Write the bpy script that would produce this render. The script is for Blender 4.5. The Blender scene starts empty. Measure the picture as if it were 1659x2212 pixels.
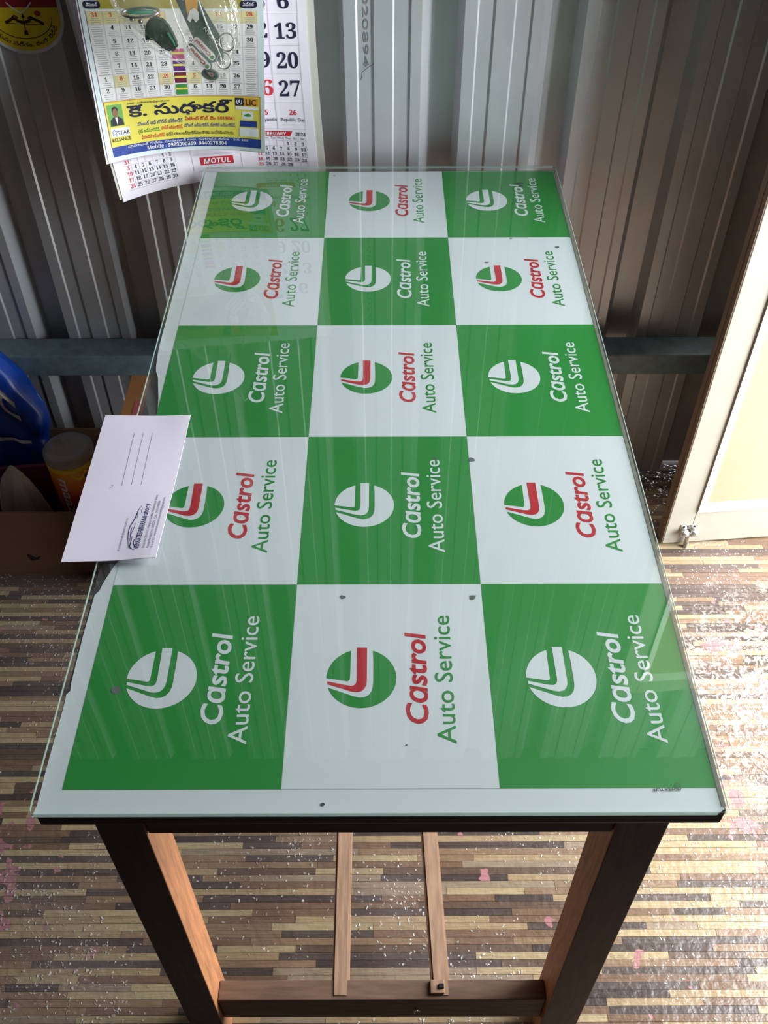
import bpy, bmesh, math, random
from mathutils import Vector, Matrix
from mathutils.geometry import tessellate_polygon

# ------------------------------------------------------------------ camera, sky, light, exposure
SC = bpy.context.scene
COL = SC.collection
cam_d = bpy.data.cameras.new('camera')
cam_d.sensor_fit = 'VERTICAL'
cam_d.sensor_height = 36.0
cam_d.lens = 2065.0 / 2212.0 * 36.0
cam_d.clip_start = 0.01
cam = bpy.data.objects.new('camera', cam_d)
COL.objects.link(cam)
cam.matrix_world = Matrix((
    (0.9999953, 0.0029850, -0.0006635, 0.28695),
    (-0.0026084, 0.7194675, -0.6945212, -0.41388),
    (-0.0015958, 0.6945197, 0.7194719, 1.54878),
    (0, 0, 0, 1)))
SC.camera = cam

world = bpy.data.worlds.new('sky')
SC.world = world
world.use_nodes = True
bg = world.node_tree.nodes['Background']
bg.inputs[0].default_value = (0.88, 0.95, 1.0, 1)
bg.inputs[1].default_value = 14.0

sun_d = bpy.data.lights.new('sun', 'SUN')
sun_d.energy = 3.0
sun_d.angle = math.radians(7)
sun_d.color = (1.0, 0.93, 0.82)
sun = bpy.data.objects.new('sun', sun_d)
COL.objects.link(sun)
sun.location = (4, 0, 4)
SUN_DIR = Vector((-0.40, -0.05, -1.0))
sun.rotation_euler = SUN_DIR.to_track_quat('-Z', 'Y').to_euler()

# sky portal in the open doorway (guides sampling only, gives off no light of its own)
por_d = bpy.data.lights.new('doorway_portal', 'AREA')
por_d.shape = 'RECTANGLE'
por_d.size = 0.95
por_d.size_y = 2.15
por_d.cycles.is_portal = True
por = bpy.data.objects.new('doorway_portal', por_d)
COL.objects.link(por)
por.location = (1.74, 0.575, 1.075)
por.rotation_euler = (math.radians(90), 0, math.radians(90))

por2_d = por_d.copy()
por2_d.size = 1.12
por2_d.size_y = 0.40
por2 = bpy.data.objects.new('transom_portal', por2_d)
COL.objects.link(por2)
por2.location = (1.74, 0.66, 2.42)
por2.rotation_euler = por.rotation_euler

vs = SC.view_settings
vs.view_transform = 'Standard'
vs.look = 'None'
vs.exposure = 0.38
vs.gamma = 1.0
vs.use_curve_mapping = False
SC.cycles.use_denoising = True
SC.cycles.max_bounces = 8
SC.cycles.diffuse_bounces = 4
SC.cycles.transparent_max_bounces = 24
SC.cycles.sample_clamp_indirect = 8.0

rng = random.Random(11)
H = 0.765                      # height of the printed sheet on the table
CX, CY = 0.195, 0.236          # printed panel size


# ------------------------------------------------------------------ helpers
def lin(c):
    return tuple((v / 12.92 if v <= 0.04045 else ((v + 0.055) / 1.055) ** 2.4) for v in c)


def rgb(r, g, b):
    return lin((r / 255, g / 255, b / 255)) + (1,)


def new_mat(name):
    m = bpy.data.materials.new(name)
    m.use_nodes = True
    nt = m.node_tree
    return m, nt, nt.nodes['Principled BSDF']


def N(nt, typ, **kw):
    n = nt.nodes.new(typ)
    for k, v in kw.items():
        setattr(n, k, v)
    return n


def ramp(nt, stops):
    r = N(nt, 'ShaderNodeValToRGB')
    el = r.color_ramp.elements
    while len(el) < len(stops):
        el.new(0.5)
    for e, (p, c) in zip(el, stops):
        e.position = p
        e.color = c if len(c) == 4 else tuple(c) + (1,)
    return r


def mat(name, col, rough=0.5, metal=0.0, var=0.12, scale=30, bump=0.0, spec=0.5, stretch=(1, 1, 1), coat=0.0):
    """procedural surface: colour mottled by noise, optional fine relief"""
    m, nt, p = new_mat(name)
    geo = N(nt, 'ShaderNodeNewGeometry')
    mp = N(nt, 'ShaderNodeMapping')
    mp.inputs['Scale'].default_value = stretch
    nt.links.new(geo.outputs['Position'], mp.inputs[0])
    nz = N(nt, 'ShaderNodeTexNoise')
    nz.inputs['Scale'].default_value = scale
    nz.inputs['Detail'].default_value = 4
    nt.links.new(mp.outputs[0], nz.inputs['Vector'])
    a = tuple(max(0, c * (1 - var)) for c in col[:3]) + (1,)
    b = tuple(min(1, c * (1 + var)) for c in col[:3]) + (1,)
    r = ramp(nt, [(0.3, a), (0.7, b)])
    nt.links.new(nz.outputs[0], r.inputs[0])
    nt.links.new(r.outputs[0], p.inputs['Base Color'])
    p.inputs['Roughness'].default_value = rough
    p.inputs['Metallic'].default_value = metal
    p.inputs['Specular IOR Level'].default_value = spec
    p.inputs['Coat Weight'].default_value = coat
    if bump:
        bp = N(nt, 'ShaderNodeBump')
        bp.inputs['Strength'].default_value = bump
        bp.inputs['Distance'].default_value = 0.002
        nt.links.new(nz.outputs[0], bp.inputs['Height'])
        nt.links.new(bp.outputs[0], p.inputs['Normal'])
    return m


def clear_film(name, tint=(1, 1, 1, 1), ior=1.45, rough=0.03, gloss=1.0, bump=0.0, bscale=40, haze=0.0, hazecol=(0.9, 0.9, 0.9, 1)):
    """thin clear sheet: transmits straight through, mirrors by Fresnel"""
    m = bpy.data.materials.new(name)
    m.use_nodes = True
    nt = m.node_tree
    nt.nodes.clear()
    out = N(nt, 'ShaderNodeOutputMaterial')
    tr = N(nt, 'ShaderNodeBsdfTransparent')
    tr.inputs[0].default_value = tint
    gl = N(nt, 'ShaderNodeBsdfGlossy')
    gl.inputs['Roughness'].default_value = rough
    gl.inputs['Color'].default_value = (gloss, gloss, gloss, 1)
    # Schlick's approximation on the unsigned angle, so that light passes alike from both sides
    lw = N(nt, 'ShaderNodeLayerWeight')
    lw.inputs['Blend'].default_value = 0.5
    f0 = 2 * ((ior - 1) / (ior + 1)) ** 2
    pw = N(nt, 'ShaderNodeMath', operation='POWER')
    nt.links.new(lw.outputs['Facing'], pw.inputs[0])
    pw.inputs[1].default_value = 5
    fr = N(nt, 'ShaderNodeMath', operation='MULTIPLY_ADD')
    nt.links.new(pw.outputs[0], fr.inputs[0])
    fr.inputs[1].default_value = 1 - f0
    fr.inputs[2].default_value = f0
    mx = N(nt, 'ShaderNodeMixShader')
    if bump:
        tc = N(nt, 'ShaderNodeNewGeometry')
        nz = N(nt, 'ShaderNodeTexNoise')
        nz.inputs['Scale'].default_value = bscale
        nz.inputs['Detail'].default_value = 3
        nt.links.new(tc.outputs['Position'], nz.inputs['Vector'])
        bp = N(nt, 'ShaderNodeBump')
        bp.inputs['Strength'].default_value = bump
        bp.inputs['Distance'].default_value = 0.01
        nt.links.new(nz.outputs[0], bp.inputs['Height'])
        nt.links.new(bp.outputs[0], gl.inputs['Normal'])
        nt.links.new(bp.outputs[0], lw.inputs['Normal'])
    nt.links.new(fr.outputs[0], mx.inputs[0])
    nt.links.new(tr.outputs[0], mx.inputs[1])
    nt.links.new(gl.outputs[0], mx.inputs[2])
    last = mx
    if haze:
        df = N(nt, 'ShaderNodeBsdfDiffuse')
        df.inputs[0].default_value = hazecol
        m2 = N(nt, 'ShaderNodeMixShader')
        m2.inputs[0].default_value = haze
        nt.links.new(mx.outputs[0], m2.inputs[1])
        nt.links.new(df.outputs[0], m2.inputs[2])
        last = m2
    nt.links.new(last.outputs[0], out.inputs[0])
    return m


def link(name, me, material, parent=None):
    o = bpy.data.objects.new(name, me)
    if material is not None:
        for mm in (material if isinstance(material, (list, tuple)) else [material]):
            me.materials.append(mm)
    COL.objects.link(o)
    if parent is not None:
        o.parent = parent
        o.matrix_parent_inverse = Matrix.Identity(4)
    return o


def tag(o, label, cat, group=None):
    o['label'] = label
    o['category'] = cat
    if group:
        o['group'] = group
    return o


def struct(o, label=None):
    o['kind'] = 'structure'
    if label:
        o['label'] = label
    return o


def thing(name, label, cat, loc=(0, 0, 0), rot=(0, 0, 0), group=None):
    o = bpy.data.objects.new(name, None)
    o.empty_display_size = 0.02
    COL.objects.link(o)
    o.location = loc
    o.rotation_euler = rot
    return tag(o, label, cat, group)


def mesh_from(name, verts, faces, smooth=False):
    me = bpy.data.meshes.new(name)
    me.from_pydata([tuple(v) for v in verts], [], faces)
    me.update()
    if smooth:
        for p in me.polygons:
            p.use_smooth = True
    return me


def bm_box(bm, x0, x1, y0, y1, z0, z1, M=None):
    vs_ = [bm.verts.new((x, y, z)) for z in (z0, z1) for y in (y0, y1) for x in (x0, x1)]
    if M is not None:
        for v in vs_:
            v.co = M @ v.co
    for f in ((0, 2, 3, 1), (4, 5, 7, 6), (0, 1, 5, 4), (2, 6, 7, 3), (0, 4, 6, 2), (1, 3, 7, 5)):
        bm.faces.new([vs_[i] for i in f])
    return vs_


def finish(bm, name, smooth=False):
    bmesh.ops.recalc_face_normals(bm, faces=bm.faces)
    me = bpy.data.meshes.new(name)
    bm.to_mesh(me)
    bm.free()
    if smooth:
        for p in me.polygons:
            p.use_smooth = True
    return me


def box(name, x0, x1, y0, y1, z0, z1, material, parent=None, bevel=0.0, M=None, segs=2):
    bm = bmesh.new()
    bm_box(bm, x0, x1, y0, y1, z0, z1, M)
    if bevel:
        bmesh.ops.bevel(bm, geom=list(bm.edges), offset=bevel, segments=segs, affect='EDGES', profile=0.5)
    return link(name, finish(bm, name), material, parent)


def lathe(name, prof, material, parent=None, n=32, center=(0, 0, 0), M=None, smooth=True, squash=(1, 1)):
    vs_, fs = [], []
    for r, z in prof:
        for k in range(n):
            a = 2 * math.pi * k / n
            v = Vector((r * math.cos(a) * squash[0], r * math.sin(a) * squash[1], z))
            if M is not None:
                v = M @ v
            vs_.append(v + Vector(center))
    for i in range(len(prof) - 1):
        for k in range(n):
            a, b = i * n + k, i * n + (k + 1) % n
            fs.append((a, b, b + n, a + n))
    fs.append(tuple(range(n - 1, -1, -1)))
    fs.append(tuple((len(prof) - 1) * n + k for k in range(n)))
    return link(name, mesh_from(name, vs_, fs, smooth), material, parent)


def tube(name, pts, r, material, parent=None, n=10, closed=False):
    pts = [Vector(p) for p in pts]
    vs_, fs = [], []
    m = len(pts)
    prev = None
    for i, p in enumerate(pts):
        if closed:
            d = pts[(i + 1) % m] - pts[i - 1]
        else:
            d = pts[min(i + 1, m - 1)] - pts[max(i - 1, 0)]
        d.normalize()
        if prev is None:
            up = Vector((0, 0, 1)) if abs(d.z) < 0.9 else Vector((1, 0, 0))
            a = d.cross(up).normalized()
        else:
            a = (prev - d * prev.dot(d)).normalized()
        prev = a
        b = d.cross(a)
        rr = r[i] if isinstance(r, (list, tuple)) else r
        for k in range(n):
            t = 2 * math.pi * k / n
            vs_.append(p + (a * math.cos(t) + b * math.sin(t)) * rr)
    last = m if closed else m - 1
    for i in range(last):
        j = (i + 1) % m
        for k in range(n):
            fs.append((i * n + k, i * n + (k + 1) % n, j * n + (k + 1) % n, j * n + k))
    if not closed:
        fs.append(tuple(range(n - 1, -1, -1)))
        fs.append(tuple((m - 1) * n + k for k in range(n)))
    return link(name, mesh_from(name, vs_, fs, True), material, parent)


# ------------------------------------------------------------------ flat print: lettering and shapes as 2D triangles
_txt = {}


def text2d(s, weight=0.0, shear=0.0, res=3):
    key = (s, weight, shear, res)
    if key in _txt:
        return _txt[key]
    c = bpy.data.curves.new('t', 'FONT')
    c.body = s
    c.size = 1.0
    c.resolution_u = res
    c.shear = shear
    c.dimensions = '2D'
    try:
        c.fill_mode = 'NONE'
    except Exception:
        pass
    o = bpy.data.objects.new('t', c)
    me = o.to_mesh()
    nv = len(me.vertices)
    co = [(v.co.x, v.co.y) for v in me.vertices]
    nxt = [[] for _ in range(nv)]
    for e in me.edges:
        a, b = e.vertices
        nxt[a].append(b)
        nxt[b].append(a)
    o.to_mesh_clear()
    bpy.data.objects.remove(o)
    bpy.data.curves.remove(c)
    seen, loops = set(), []
    for i in range(nv):
        if i in seen or not nxt[i]:
            continue
        lp, cur, prev = [], i, -1
        while cur not in seen:
            seen.add(cur)
            lp.append(cur)
            nn = [k for k in nxt[cur] if k != prev and k not in seen]
            prev = cur
            if not nn:
                break
            # follow index order at the start so that windings stay as drawn
            cur = (cur + 1) if (cur + 1) in nn else nn[0]
        if len(lp) > 2:
            loops.append([co[k] for k in lp])

    def area(l):
        return 0.5 * sum(l[i - 1][0] * l[i][1] - l[i][0] * l[i - 1][1] for i in range(len(l)))

    def inside(p, l):
        r = False
        for i in range(len(l)):
            (x1, y1), (x2, y2) = l[i - 1], l[i]
            if (y1 > p[1]) != (y2 > p[1]) and p[0] < (x2 - x1) * (p[1] - y1) / (y2 - y1) + x1:
                r = not r
        return r
    def fatten(l, w, ar_):
        if not w:
            return l
        # drop doubled points, then push every point out along its mean normal
        l = [p for i, p in enumerate(l) if math.dist(p, l[i - 1]) > 1e-5]
        n, o_ = len(l), []
        sg = 1 if ar_ > 0 else -1
        for i in range(n):
            a, b, c_ = l[i - 1], l[i], l[(i + 1) % n]
            d1, d2 = math.dist(a, b), math.dist(b, c_)
            n1 = ((b[1] - a[1]) / d1, -(b[0] - a[0]) / d1)
            n2 = ((c_[1] - b[1]) / d2, -(c_[0] - b[0]) / d2)
            m_ = (n1[0] + n2[0], n1[1] + n2[1])
            q_ = m_[0] ** 2 + m_[1] ** 2
            k_ = min(2.0 / max(q_, 0.2), 1.6)
            o_.append((b[0] + sg * w * m_[0] * k_, b[1] + sg * w * m_[1] * k_))
        return o_
    verts, tris = [], []
    if loops:
        ar = [area(l) for l in loops]
        outer, holes = [], {}
        for i in sorted(range(len(loops)), key=lambda k: -abs(ar[k])):
            cand = [k for k in outer if all(inside(loops[i][q], loops[k]) for q in (0, len(loops[i]) // 2))]
            if cand and ar[min(cand, key=lambda k: abs(ar[k]))] * ar[i] < 0:
                holes[min(cand, key=lambda k: abs(ar[k]))].append(i)
            else:
                outer.append(i)
                holes[i] = []
        for i in outer:
            polys = [[Vector((x, y, 0)) for x, y in fatten(loops[k], weight if k == i else -weight, ar[k])] for k in [i] + holes[i]]
            flat = [v for pl in polys for v in pl]
            base = len(verts)
            verts += [(v.x, v.y) for v in flat]
            for t in tessellate_polygon(polys):
                tris.append(tuple(base + k for k in t))
    _txt[key] = (verts, tris)
    return verts, tris


def bold(s):
    """heavy sans-serif letters"""
    o_ = ''
    for c in s:
        if 'A' <= c <= 'Z':
            o_ += chr(0x1D5D4 + ord(c) - 65)
        elif 'a' <= c <= 'z':
            o_ += chr(0x1D5EE + ord(c) - 97)
        elif c.isdigit():
            o_ += chr(0x1D7EC + int(c))
        else:
            o_ += c
    return o_


def digits(s):
    """bold serif figures"""
    return ''.join(chr(0x1D7CE + int(c)) if c.isdigit() else c for c in s)


class Print:
    """collects flat print and lays it on a surface with put(x, y) -> 3D point"""

    def __init__(self, put):
        self.put, self.v, self.f = put, [], []

    def tri(self, verts, tris):
        b = len(self.v)
        self.v += [self.put(*p) for p in verts]
        for t in tris:
            self.f.append(tuple(b + k for k in t))

    def text(self, s, x, y, h=None, width=None, ang=0.0, align='l', weight=0.0, shear=0.0, sx=1.0, size=None, res=3):
        """h: cap height; width: overall width (either may be left out)"""
        vs_, ts = text2d(s, weight, shear, res)
        if not vs_:
            return
        x0, x1 = min(v[0] for v in vs_), max(v[0] for v in vs_)
        k = size if size else (h / 0.70 if h else width / (x1 - x0))
        kx = k * sx
        if width:
            kx = width / (x1 - x0)
        off = {'l': x0, 'c': 0.5 * (x0 + x1), 'r': x1}[align]
        ca, sa = math.cos(ang), math.sin(ang)
        pts = []
        for px, py in vs_:
            a, b = (px - off) * kx, py * k
            pts.append((x + a * ca - b * sa, y + a * sa + b * ca))
        self.tri(pts, ts)

    def poly(self, pts):
        t = tessellate_polygon([[Vector((a, b, 0)) for a, b in pts]])
        self.tri(pts, t)

    def rect(self, x0, x1, y0, y1, nx=1, ny=1):
        pts = [(x0 + (x1 - x0) * i / nx, y0 + (y1 - y0) * j / ny) for j in range(ny + 1) for i in range(nx + 1)]
        fs = []
        for j in range(ny):
            for i in range(nx):
                a = j * (nx + 1) + i
                fs.append((a, a + 1, a + nx + 2, a + nx + 1))
        self.tri(pts, fs)

    def stroke(self, pts, w):
        """line of half width w (number or list) through pts"""
        L, Rr = [], []
        for i in range(len(pts)):
            a, b = pts[max(i - 1, 0)], pts[min(i + 1, len(pts) - 1)]
            dx, dy = b[0] - a[0], b[1] - a[1]
            d = math.hypot(dx, dy) or 1
            ww = w[i] if isinstance(w, (list, tuple)) else w
            L.append((pts[i][0] - dy / d * ww, pts[i][1] + dx / d * ww))
            Rr.append((pts[i][0] + dy / d * ww, pts[i][1] - dx / d * ww))
        n = len(pts)
        self.tri(L + Rr, [(i, i + 1, n + i + 1, n + i) for i in range(n - 1)])

    def build(self, name, material, parent=None):
        return link(name, mesh_from(name, self.v, self.f), material, parent)


def word(put, name, material, parent, *a, **k):
    """one line of lettering as a part of its own"""
    p = Print(put)
    p.text(*a, **k)
    return p.build(name, material, parent)


def stuff(o):
    o['kind'] = 'stuff'
    return o


def smooth_path(pts, k=6):
    out = []
    n = len(pts)
    for i in range(n - 1):
        p0, p1, p2, p3 = pts[max(i - 1, 0)], pts[i], pts[i + 1], pts[min(i + 2, n - 1)]
        for j in range(k):
            t = j / k
            out.append(tuple(0.5 * (2 * p1[d] + (p2[d] - p0[d]) * t + (2 * p0[d] - 5 * p1[d] + 4 * p2[d] - p3[d]) * t * t
                                    + (3 * p1[d] - p0[d] - 3 * p2[d] + p3[d]) * t ** 3) for d in range(len(p1))))
    out.append(tuple(pts[-1]))
    return out


# ------------------------------------------------------------------ materials of the room
def floor_mat(name, tone, var=0.16):
    """printed vinyl strip: wood grain, worn pink spots, white flecks, dented glossy film"""
    m, nt, p = new_mat(name)
    L = nt.links
    geo = N(nt, 'ShaderNodeNewGeometry')
    pos = geo.outputs['Position']
    mp = N(nt, 'ShaderNodeMapping')
    mp.inputs['Scale'].default_value = (4, 110, 4)
    L.new(pos, mp.inputs[0])
    g = N(nt, 'ShaderNodeTexNoise')
    g.inputs['Scale'].default_value = 6
    g.inputs['Detail'].default_value = 5
    L.new(mp.outputs[0], g.inputs['Vector'])
    a = tuple(c * (1 - var * 1.6) for c in tone[:3]) + (1,)
    b = tuple(min(1, c * (1 + var)) for c in tone[:3]) + (1,)
    r = ramp(nt, [(0.32, a), (0.68, b)])
    L.new(g.outputs[0], r.inputs[0])
    # pink patches where the print has worn off
    n1 = N(nt, 'ShaderNodeTexNoise')
    n1.inputs['Scale'].default_value = 26
    n1.inputs['Detail'].default_value = 3
    L.new(pos, n1.inputs['Vector'])
    n2 = N(nt, 'ShaderNodeTexNoise')
    n2.inputs['Scale'].default_value = 2.3
    n2.inputs['Detail'].default_value = 1
    L.new(pos, n2.inputs['Vector'])
    ad = N(nt, 'ShaderNodeMath', operation='MULTIPLY_ADD')
    L.new(n2.outputs[0], ad.inputs[0])
    ad.inputs[1].default_value = 0.55
    L.new(n1.outputs[0], ad.inputs[2])
    # two spots where it has worn through most
    for zx, zy, zr_, zk in ((0.90, 0.34, 0.16, 0.20), (-0.33, 0.34, 0.12, 0.11)):
        za = N(nt, 'ShaderNodeVectorMath', operation='DISTANCE')
        L.new(pos, za.inputs[0])
        za.inputs[1].default_value = (zx, zy, 0)
        zm = N(nt, 'ShaderNodeMapRange')
        zm.inputs[1].default_value = 0.0
        zm.inputs[2].default_value = zr_
        zm.inputs[3].default_value = zk
        zm.inputs[4].default_value = 0.0
        L.new(za.outputs['Value'], zm.inputs[0])
        a2 = N(nt, 'ShaderNodeMath', operation='ADD')
        L.new(ad.outputs[0], a2.inputs[0])
        L.new(zm.outputs[0], a2.inputs[1])
        ad = a2
    pk = ramp(nt, [(0.968, (0, 0, 0, 1)), (0.984, (1, 1, 1, 1))])
    L.new(ad.outputs[0], pk.inputs[0])
    mixp = N(nt, 'ShaderNodeMix', data_type='RGBA')
    L.new(pk.outputs[0], mixp.inputs[0])
    L.new(r.outputs[0], mixp.inputs[6])
    mixp.inputs[7].default_value = rgb(176, 122, 124)
    # white flecks in clusters: crumbs, and glints of the film painted white
    v = N(nt, 'ShaderNodeTexVoronoi')
    v.inputs['Scale'].default_value = 175
    nd = N(nt, 'ShaderNodeTexNoise')
    nd.inputs['Scale'].default_value = 160
    nd.inputs['Detail'].default_value = 2
    L.new(pos, nd.inputs['Vector'])
    wob = N(nt, 'ShaderNodeVectorMath', operation='MULTIPLY_ADD')
    L.new(nd.outputs['Color'], wob.inputs[0])
    wob.inputs[1].default_value = (0.009, 0.009, 0)
    L.new(pos, wob.inputs[2])
    L.new(wob.outputs[0], v.inputs['Vector'])
    vc = N(nt, 'ShaderNodeSeparateColor')
    L.new(v.outputs['Color'], vc.inputs[0])
    n3 = N(nt, 'ShaderNodeTexNoise')
    n3.inputs['Scale'].default_value = 3.6
    n3.inputs['Detail'].default_value = 2
    n3.inputs['Roughness'].default_value = 0.6
    L.new(pos, n3.inputs['Vector'])
    clus = N(nt, 'ShaderNodeMath', operation='MULTIPLY_ADD')
    L.new(n3.outputs[0], clus.inputs[0])
    clus.inputs[1].default_value = 2.6
    L.new(vc.outputs[0], clus.inputs[2])
    c1 = ramp(nt, [(0.0, (0, 0, 0, 1)), (1.0, (1, 1, 1, 1))])
    c1.color_ramp.elements[0].position = 0.83
    c1.color_ramp.elements[1].position = 0.88
    half = N(nt, 'ShaderNodeMath', operation='MULTIPLY')
    L.new(clus.outputs[0], half.inputs[0])
    half.inputs[1].default_value = 0.4
    L.new(half.outputs[0], c1.inputs[0])
    d1 = ramp(nt, [(0.08, (1, 1, 1, 1)), (0.42, (0, 0, 0, 1))])
    L.new(v.outputs['Distance'], d1.inputs[0])
    fl = N(nt, 'ShaderNodeMath', operation='MULTIPLY')
    L.new(c1.outputs[0], fl.inputs[0])
    L.new(d1.outputs[0], fl.inputs[1])
    # zone inside the doorway: dented film, its white glare painted into the colour
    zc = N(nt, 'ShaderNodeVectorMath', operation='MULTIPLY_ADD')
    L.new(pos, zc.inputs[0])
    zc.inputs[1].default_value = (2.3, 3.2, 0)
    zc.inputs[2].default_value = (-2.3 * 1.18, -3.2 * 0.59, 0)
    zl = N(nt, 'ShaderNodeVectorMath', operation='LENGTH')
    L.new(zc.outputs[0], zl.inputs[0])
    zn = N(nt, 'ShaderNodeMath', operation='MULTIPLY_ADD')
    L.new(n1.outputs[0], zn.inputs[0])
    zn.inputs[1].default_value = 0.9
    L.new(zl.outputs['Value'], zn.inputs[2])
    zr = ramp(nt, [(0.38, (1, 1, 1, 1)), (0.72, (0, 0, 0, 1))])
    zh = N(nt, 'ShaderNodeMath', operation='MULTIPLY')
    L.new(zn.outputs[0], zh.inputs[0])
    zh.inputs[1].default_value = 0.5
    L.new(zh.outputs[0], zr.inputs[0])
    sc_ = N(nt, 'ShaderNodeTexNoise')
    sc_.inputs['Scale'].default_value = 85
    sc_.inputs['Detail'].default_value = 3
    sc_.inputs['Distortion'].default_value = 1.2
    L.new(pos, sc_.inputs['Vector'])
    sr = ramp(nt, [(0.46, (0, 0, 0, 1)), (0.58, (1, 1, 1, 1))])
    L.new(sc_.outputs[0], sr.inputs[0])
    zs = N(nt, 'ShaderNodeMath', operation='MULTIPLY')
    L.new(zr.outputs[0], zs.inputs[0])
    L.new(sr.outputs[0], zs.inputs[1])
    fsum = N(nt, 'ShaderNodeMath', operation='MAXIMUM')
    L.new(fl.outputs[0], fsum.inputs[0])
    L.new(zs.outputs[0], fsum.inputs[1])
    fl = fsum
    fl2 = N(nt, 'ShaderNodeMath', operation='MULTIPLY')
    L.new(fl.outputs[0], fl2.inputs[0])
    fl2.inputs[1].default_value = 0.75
    # thin film of grey dust
    du = ramp(nt, [(0.42, (0, 0, 0, 1)), (0.72, (0.42, 0.42, 0.42, 1))])
    L.new(n3.outputs[0], du.inputs[0])
    mixd = N(nt, 'ShaderNodeMix', data_type='RGBA')
    L.new(du.outputs[0], mixd.inputs[0])
    L.new(mixp.outputs[2], mixd.inputs[6])
    mixd.inputs[7].default_value = rgb(146, 128, 124)
    mixp = mixd
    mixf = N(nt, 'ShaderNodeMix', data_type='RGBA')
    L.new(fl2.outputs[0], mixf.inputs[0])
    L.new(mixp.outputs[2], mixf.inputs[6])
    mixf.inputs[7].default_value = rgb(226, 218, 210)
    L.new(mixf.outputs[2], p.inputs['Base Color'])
    p.inputs['Roughness'].default_value = 0.24
    p.inputs['Specular IOR Level'].default_value = 0.5
    # relief: dents of the film plus pin bumps
    nb = N(nt, 'ShaderNodeTexNoise')
    nb.inputs['Scale'].default_value = 75
    nb.inputs['Detail'].default_value = 2
    L.new(pos, nb.inputs['Vector'])
    hs = N(nt, 'ShaderNodeMath', operation='MULTIPLY_ADD')
    L.new(fl.outputs[0], hs.inputs[0])
    hs.inputs[1].default_value = 1.1
    L.new(nb.outputs[0], hs.inputs[2])
    bp = N(nt, 'ShaderNodeBump')
    bp.inputs['Strength'].default_value = 0.6
    bp.inputs['Distance'].default_value = 0.0022
    L.new(hs.outputs[0], bp.inputs['Height'])
    L.new(bp.outputs[0], p.inputs['Normal'])
    return m


TONES = [rgb(190, 168, 130), rgb(180, 154, 118), rgb(152, 124, 98), rgb(132, 104, 84),
         rgb(108, 88, 74), rgb(94, 82, 77), rgb(84, 72, 68), rgb(162, 142, 120)]
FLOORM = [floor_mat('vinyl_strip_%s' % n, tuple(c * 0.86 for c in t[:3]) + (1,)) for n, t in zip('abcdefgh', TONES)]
M_subfloor = mat('subfloor', rgb(60, 46, 40), 0.7)
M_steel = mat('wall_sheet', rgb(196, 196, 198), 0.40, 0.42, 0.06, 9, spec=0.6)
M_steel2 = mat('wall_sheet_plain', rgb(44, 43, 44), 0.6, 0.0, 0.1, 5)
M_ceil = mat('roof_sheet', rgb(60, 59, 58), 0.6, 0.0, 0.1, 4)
M_rail = mat('painted_rail', rgb(112, 130, 134), 0.55, 0.0, 0.2, 45)
M_concrete = mat('yard_ground', rgb(190, 176, 156), 0.9, 0, 0.15, 3)
M_doorcream = mat('door_paint', rgb(186, 178, 162), 0.45, 0, 0.05, 14)
M_dooredge = mat('door_edge_wood', rgb(136, 116, 98), 0.6, 0, 0.15, 20, stretch=(20, 20, 1))
M_doorpanel = mat('door_panel_board', rgb(192, 168, 138), 0.5, 0, 0.05, 10)
M_doormould = mat('door_moulding', rgb(226, 220, 206), 0.35, 0, 0.03, 10)
M_chrome = mat('bolt_metal', rgb(200, 196, 190), 0.25, 0.9, 0.1, 60)
M_dark = mat('dark_metal', rgb(40, 38, 38), 0.5, 0.5, 0.1, 60)

# ------------------------------------------------------------------ setting
YW = 1.205          # face of the wall panels
RX = 1.74           # right wall
# floor base
fl = box('floor', -1.5, RX + 0.06, -2.2, 1.32, -0.06, -0.0006, M_subfloor)
struct(fl, 'worn strip-wood printed vinyl floor')
# outside yard
struct(box('doorstep', RX + 0.06, RX + 0.30, 0.0, 1.2, -0.12, -0.02, M_concrete))

# strips of the floor: each row about 11 mm wide, laid along the back wall
ROW = 0.0112
strips = []
y = -0.22
while y < 1.235:
    x = -0.85 - rng.random() * 0.2
    last = -1
    while x < 1.62:
        ln = rng.choice((0.09, 0.13, 0.17, 0.22, 0.27, 0.33)) * rng.uniform(0.85, 1.15)
        t = rng.choice((0, 0, 0, 1, 1, 2, 2, 3, 3, 4, 5, 5, 6, 7))
        if t == last:
            t = (t + 3) % 8
        last = t
        strips.append((x, x + ln, y, t))
        x += ln
    y += ROW


def strip_score(s):
    """how large the strip shows beside and under the table (0 if hidden)"""
    cx, cy = 0.5 * (s[0] + s[1]), s[2]
    if cy < 0.03 or cy > 1.0:
        return 0
    near = 1.0 / (1.2 + cy)
    lim_l, lim_r = -0.30 - 0.3 * cy, 0.86 + 0.32 * cy
    if cx < lim_l or cx > lim_r:
        return 0
    left_edge, right_edge = -0.22, 0.80        # shade of the table top on the floor as seen from above it
    vis = cx < left_edge + 0.03 or cx > right_edge - 0.05 or cy < 0.26
    return (s[1] - s[0]) * near * near if vis else 0


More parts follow.
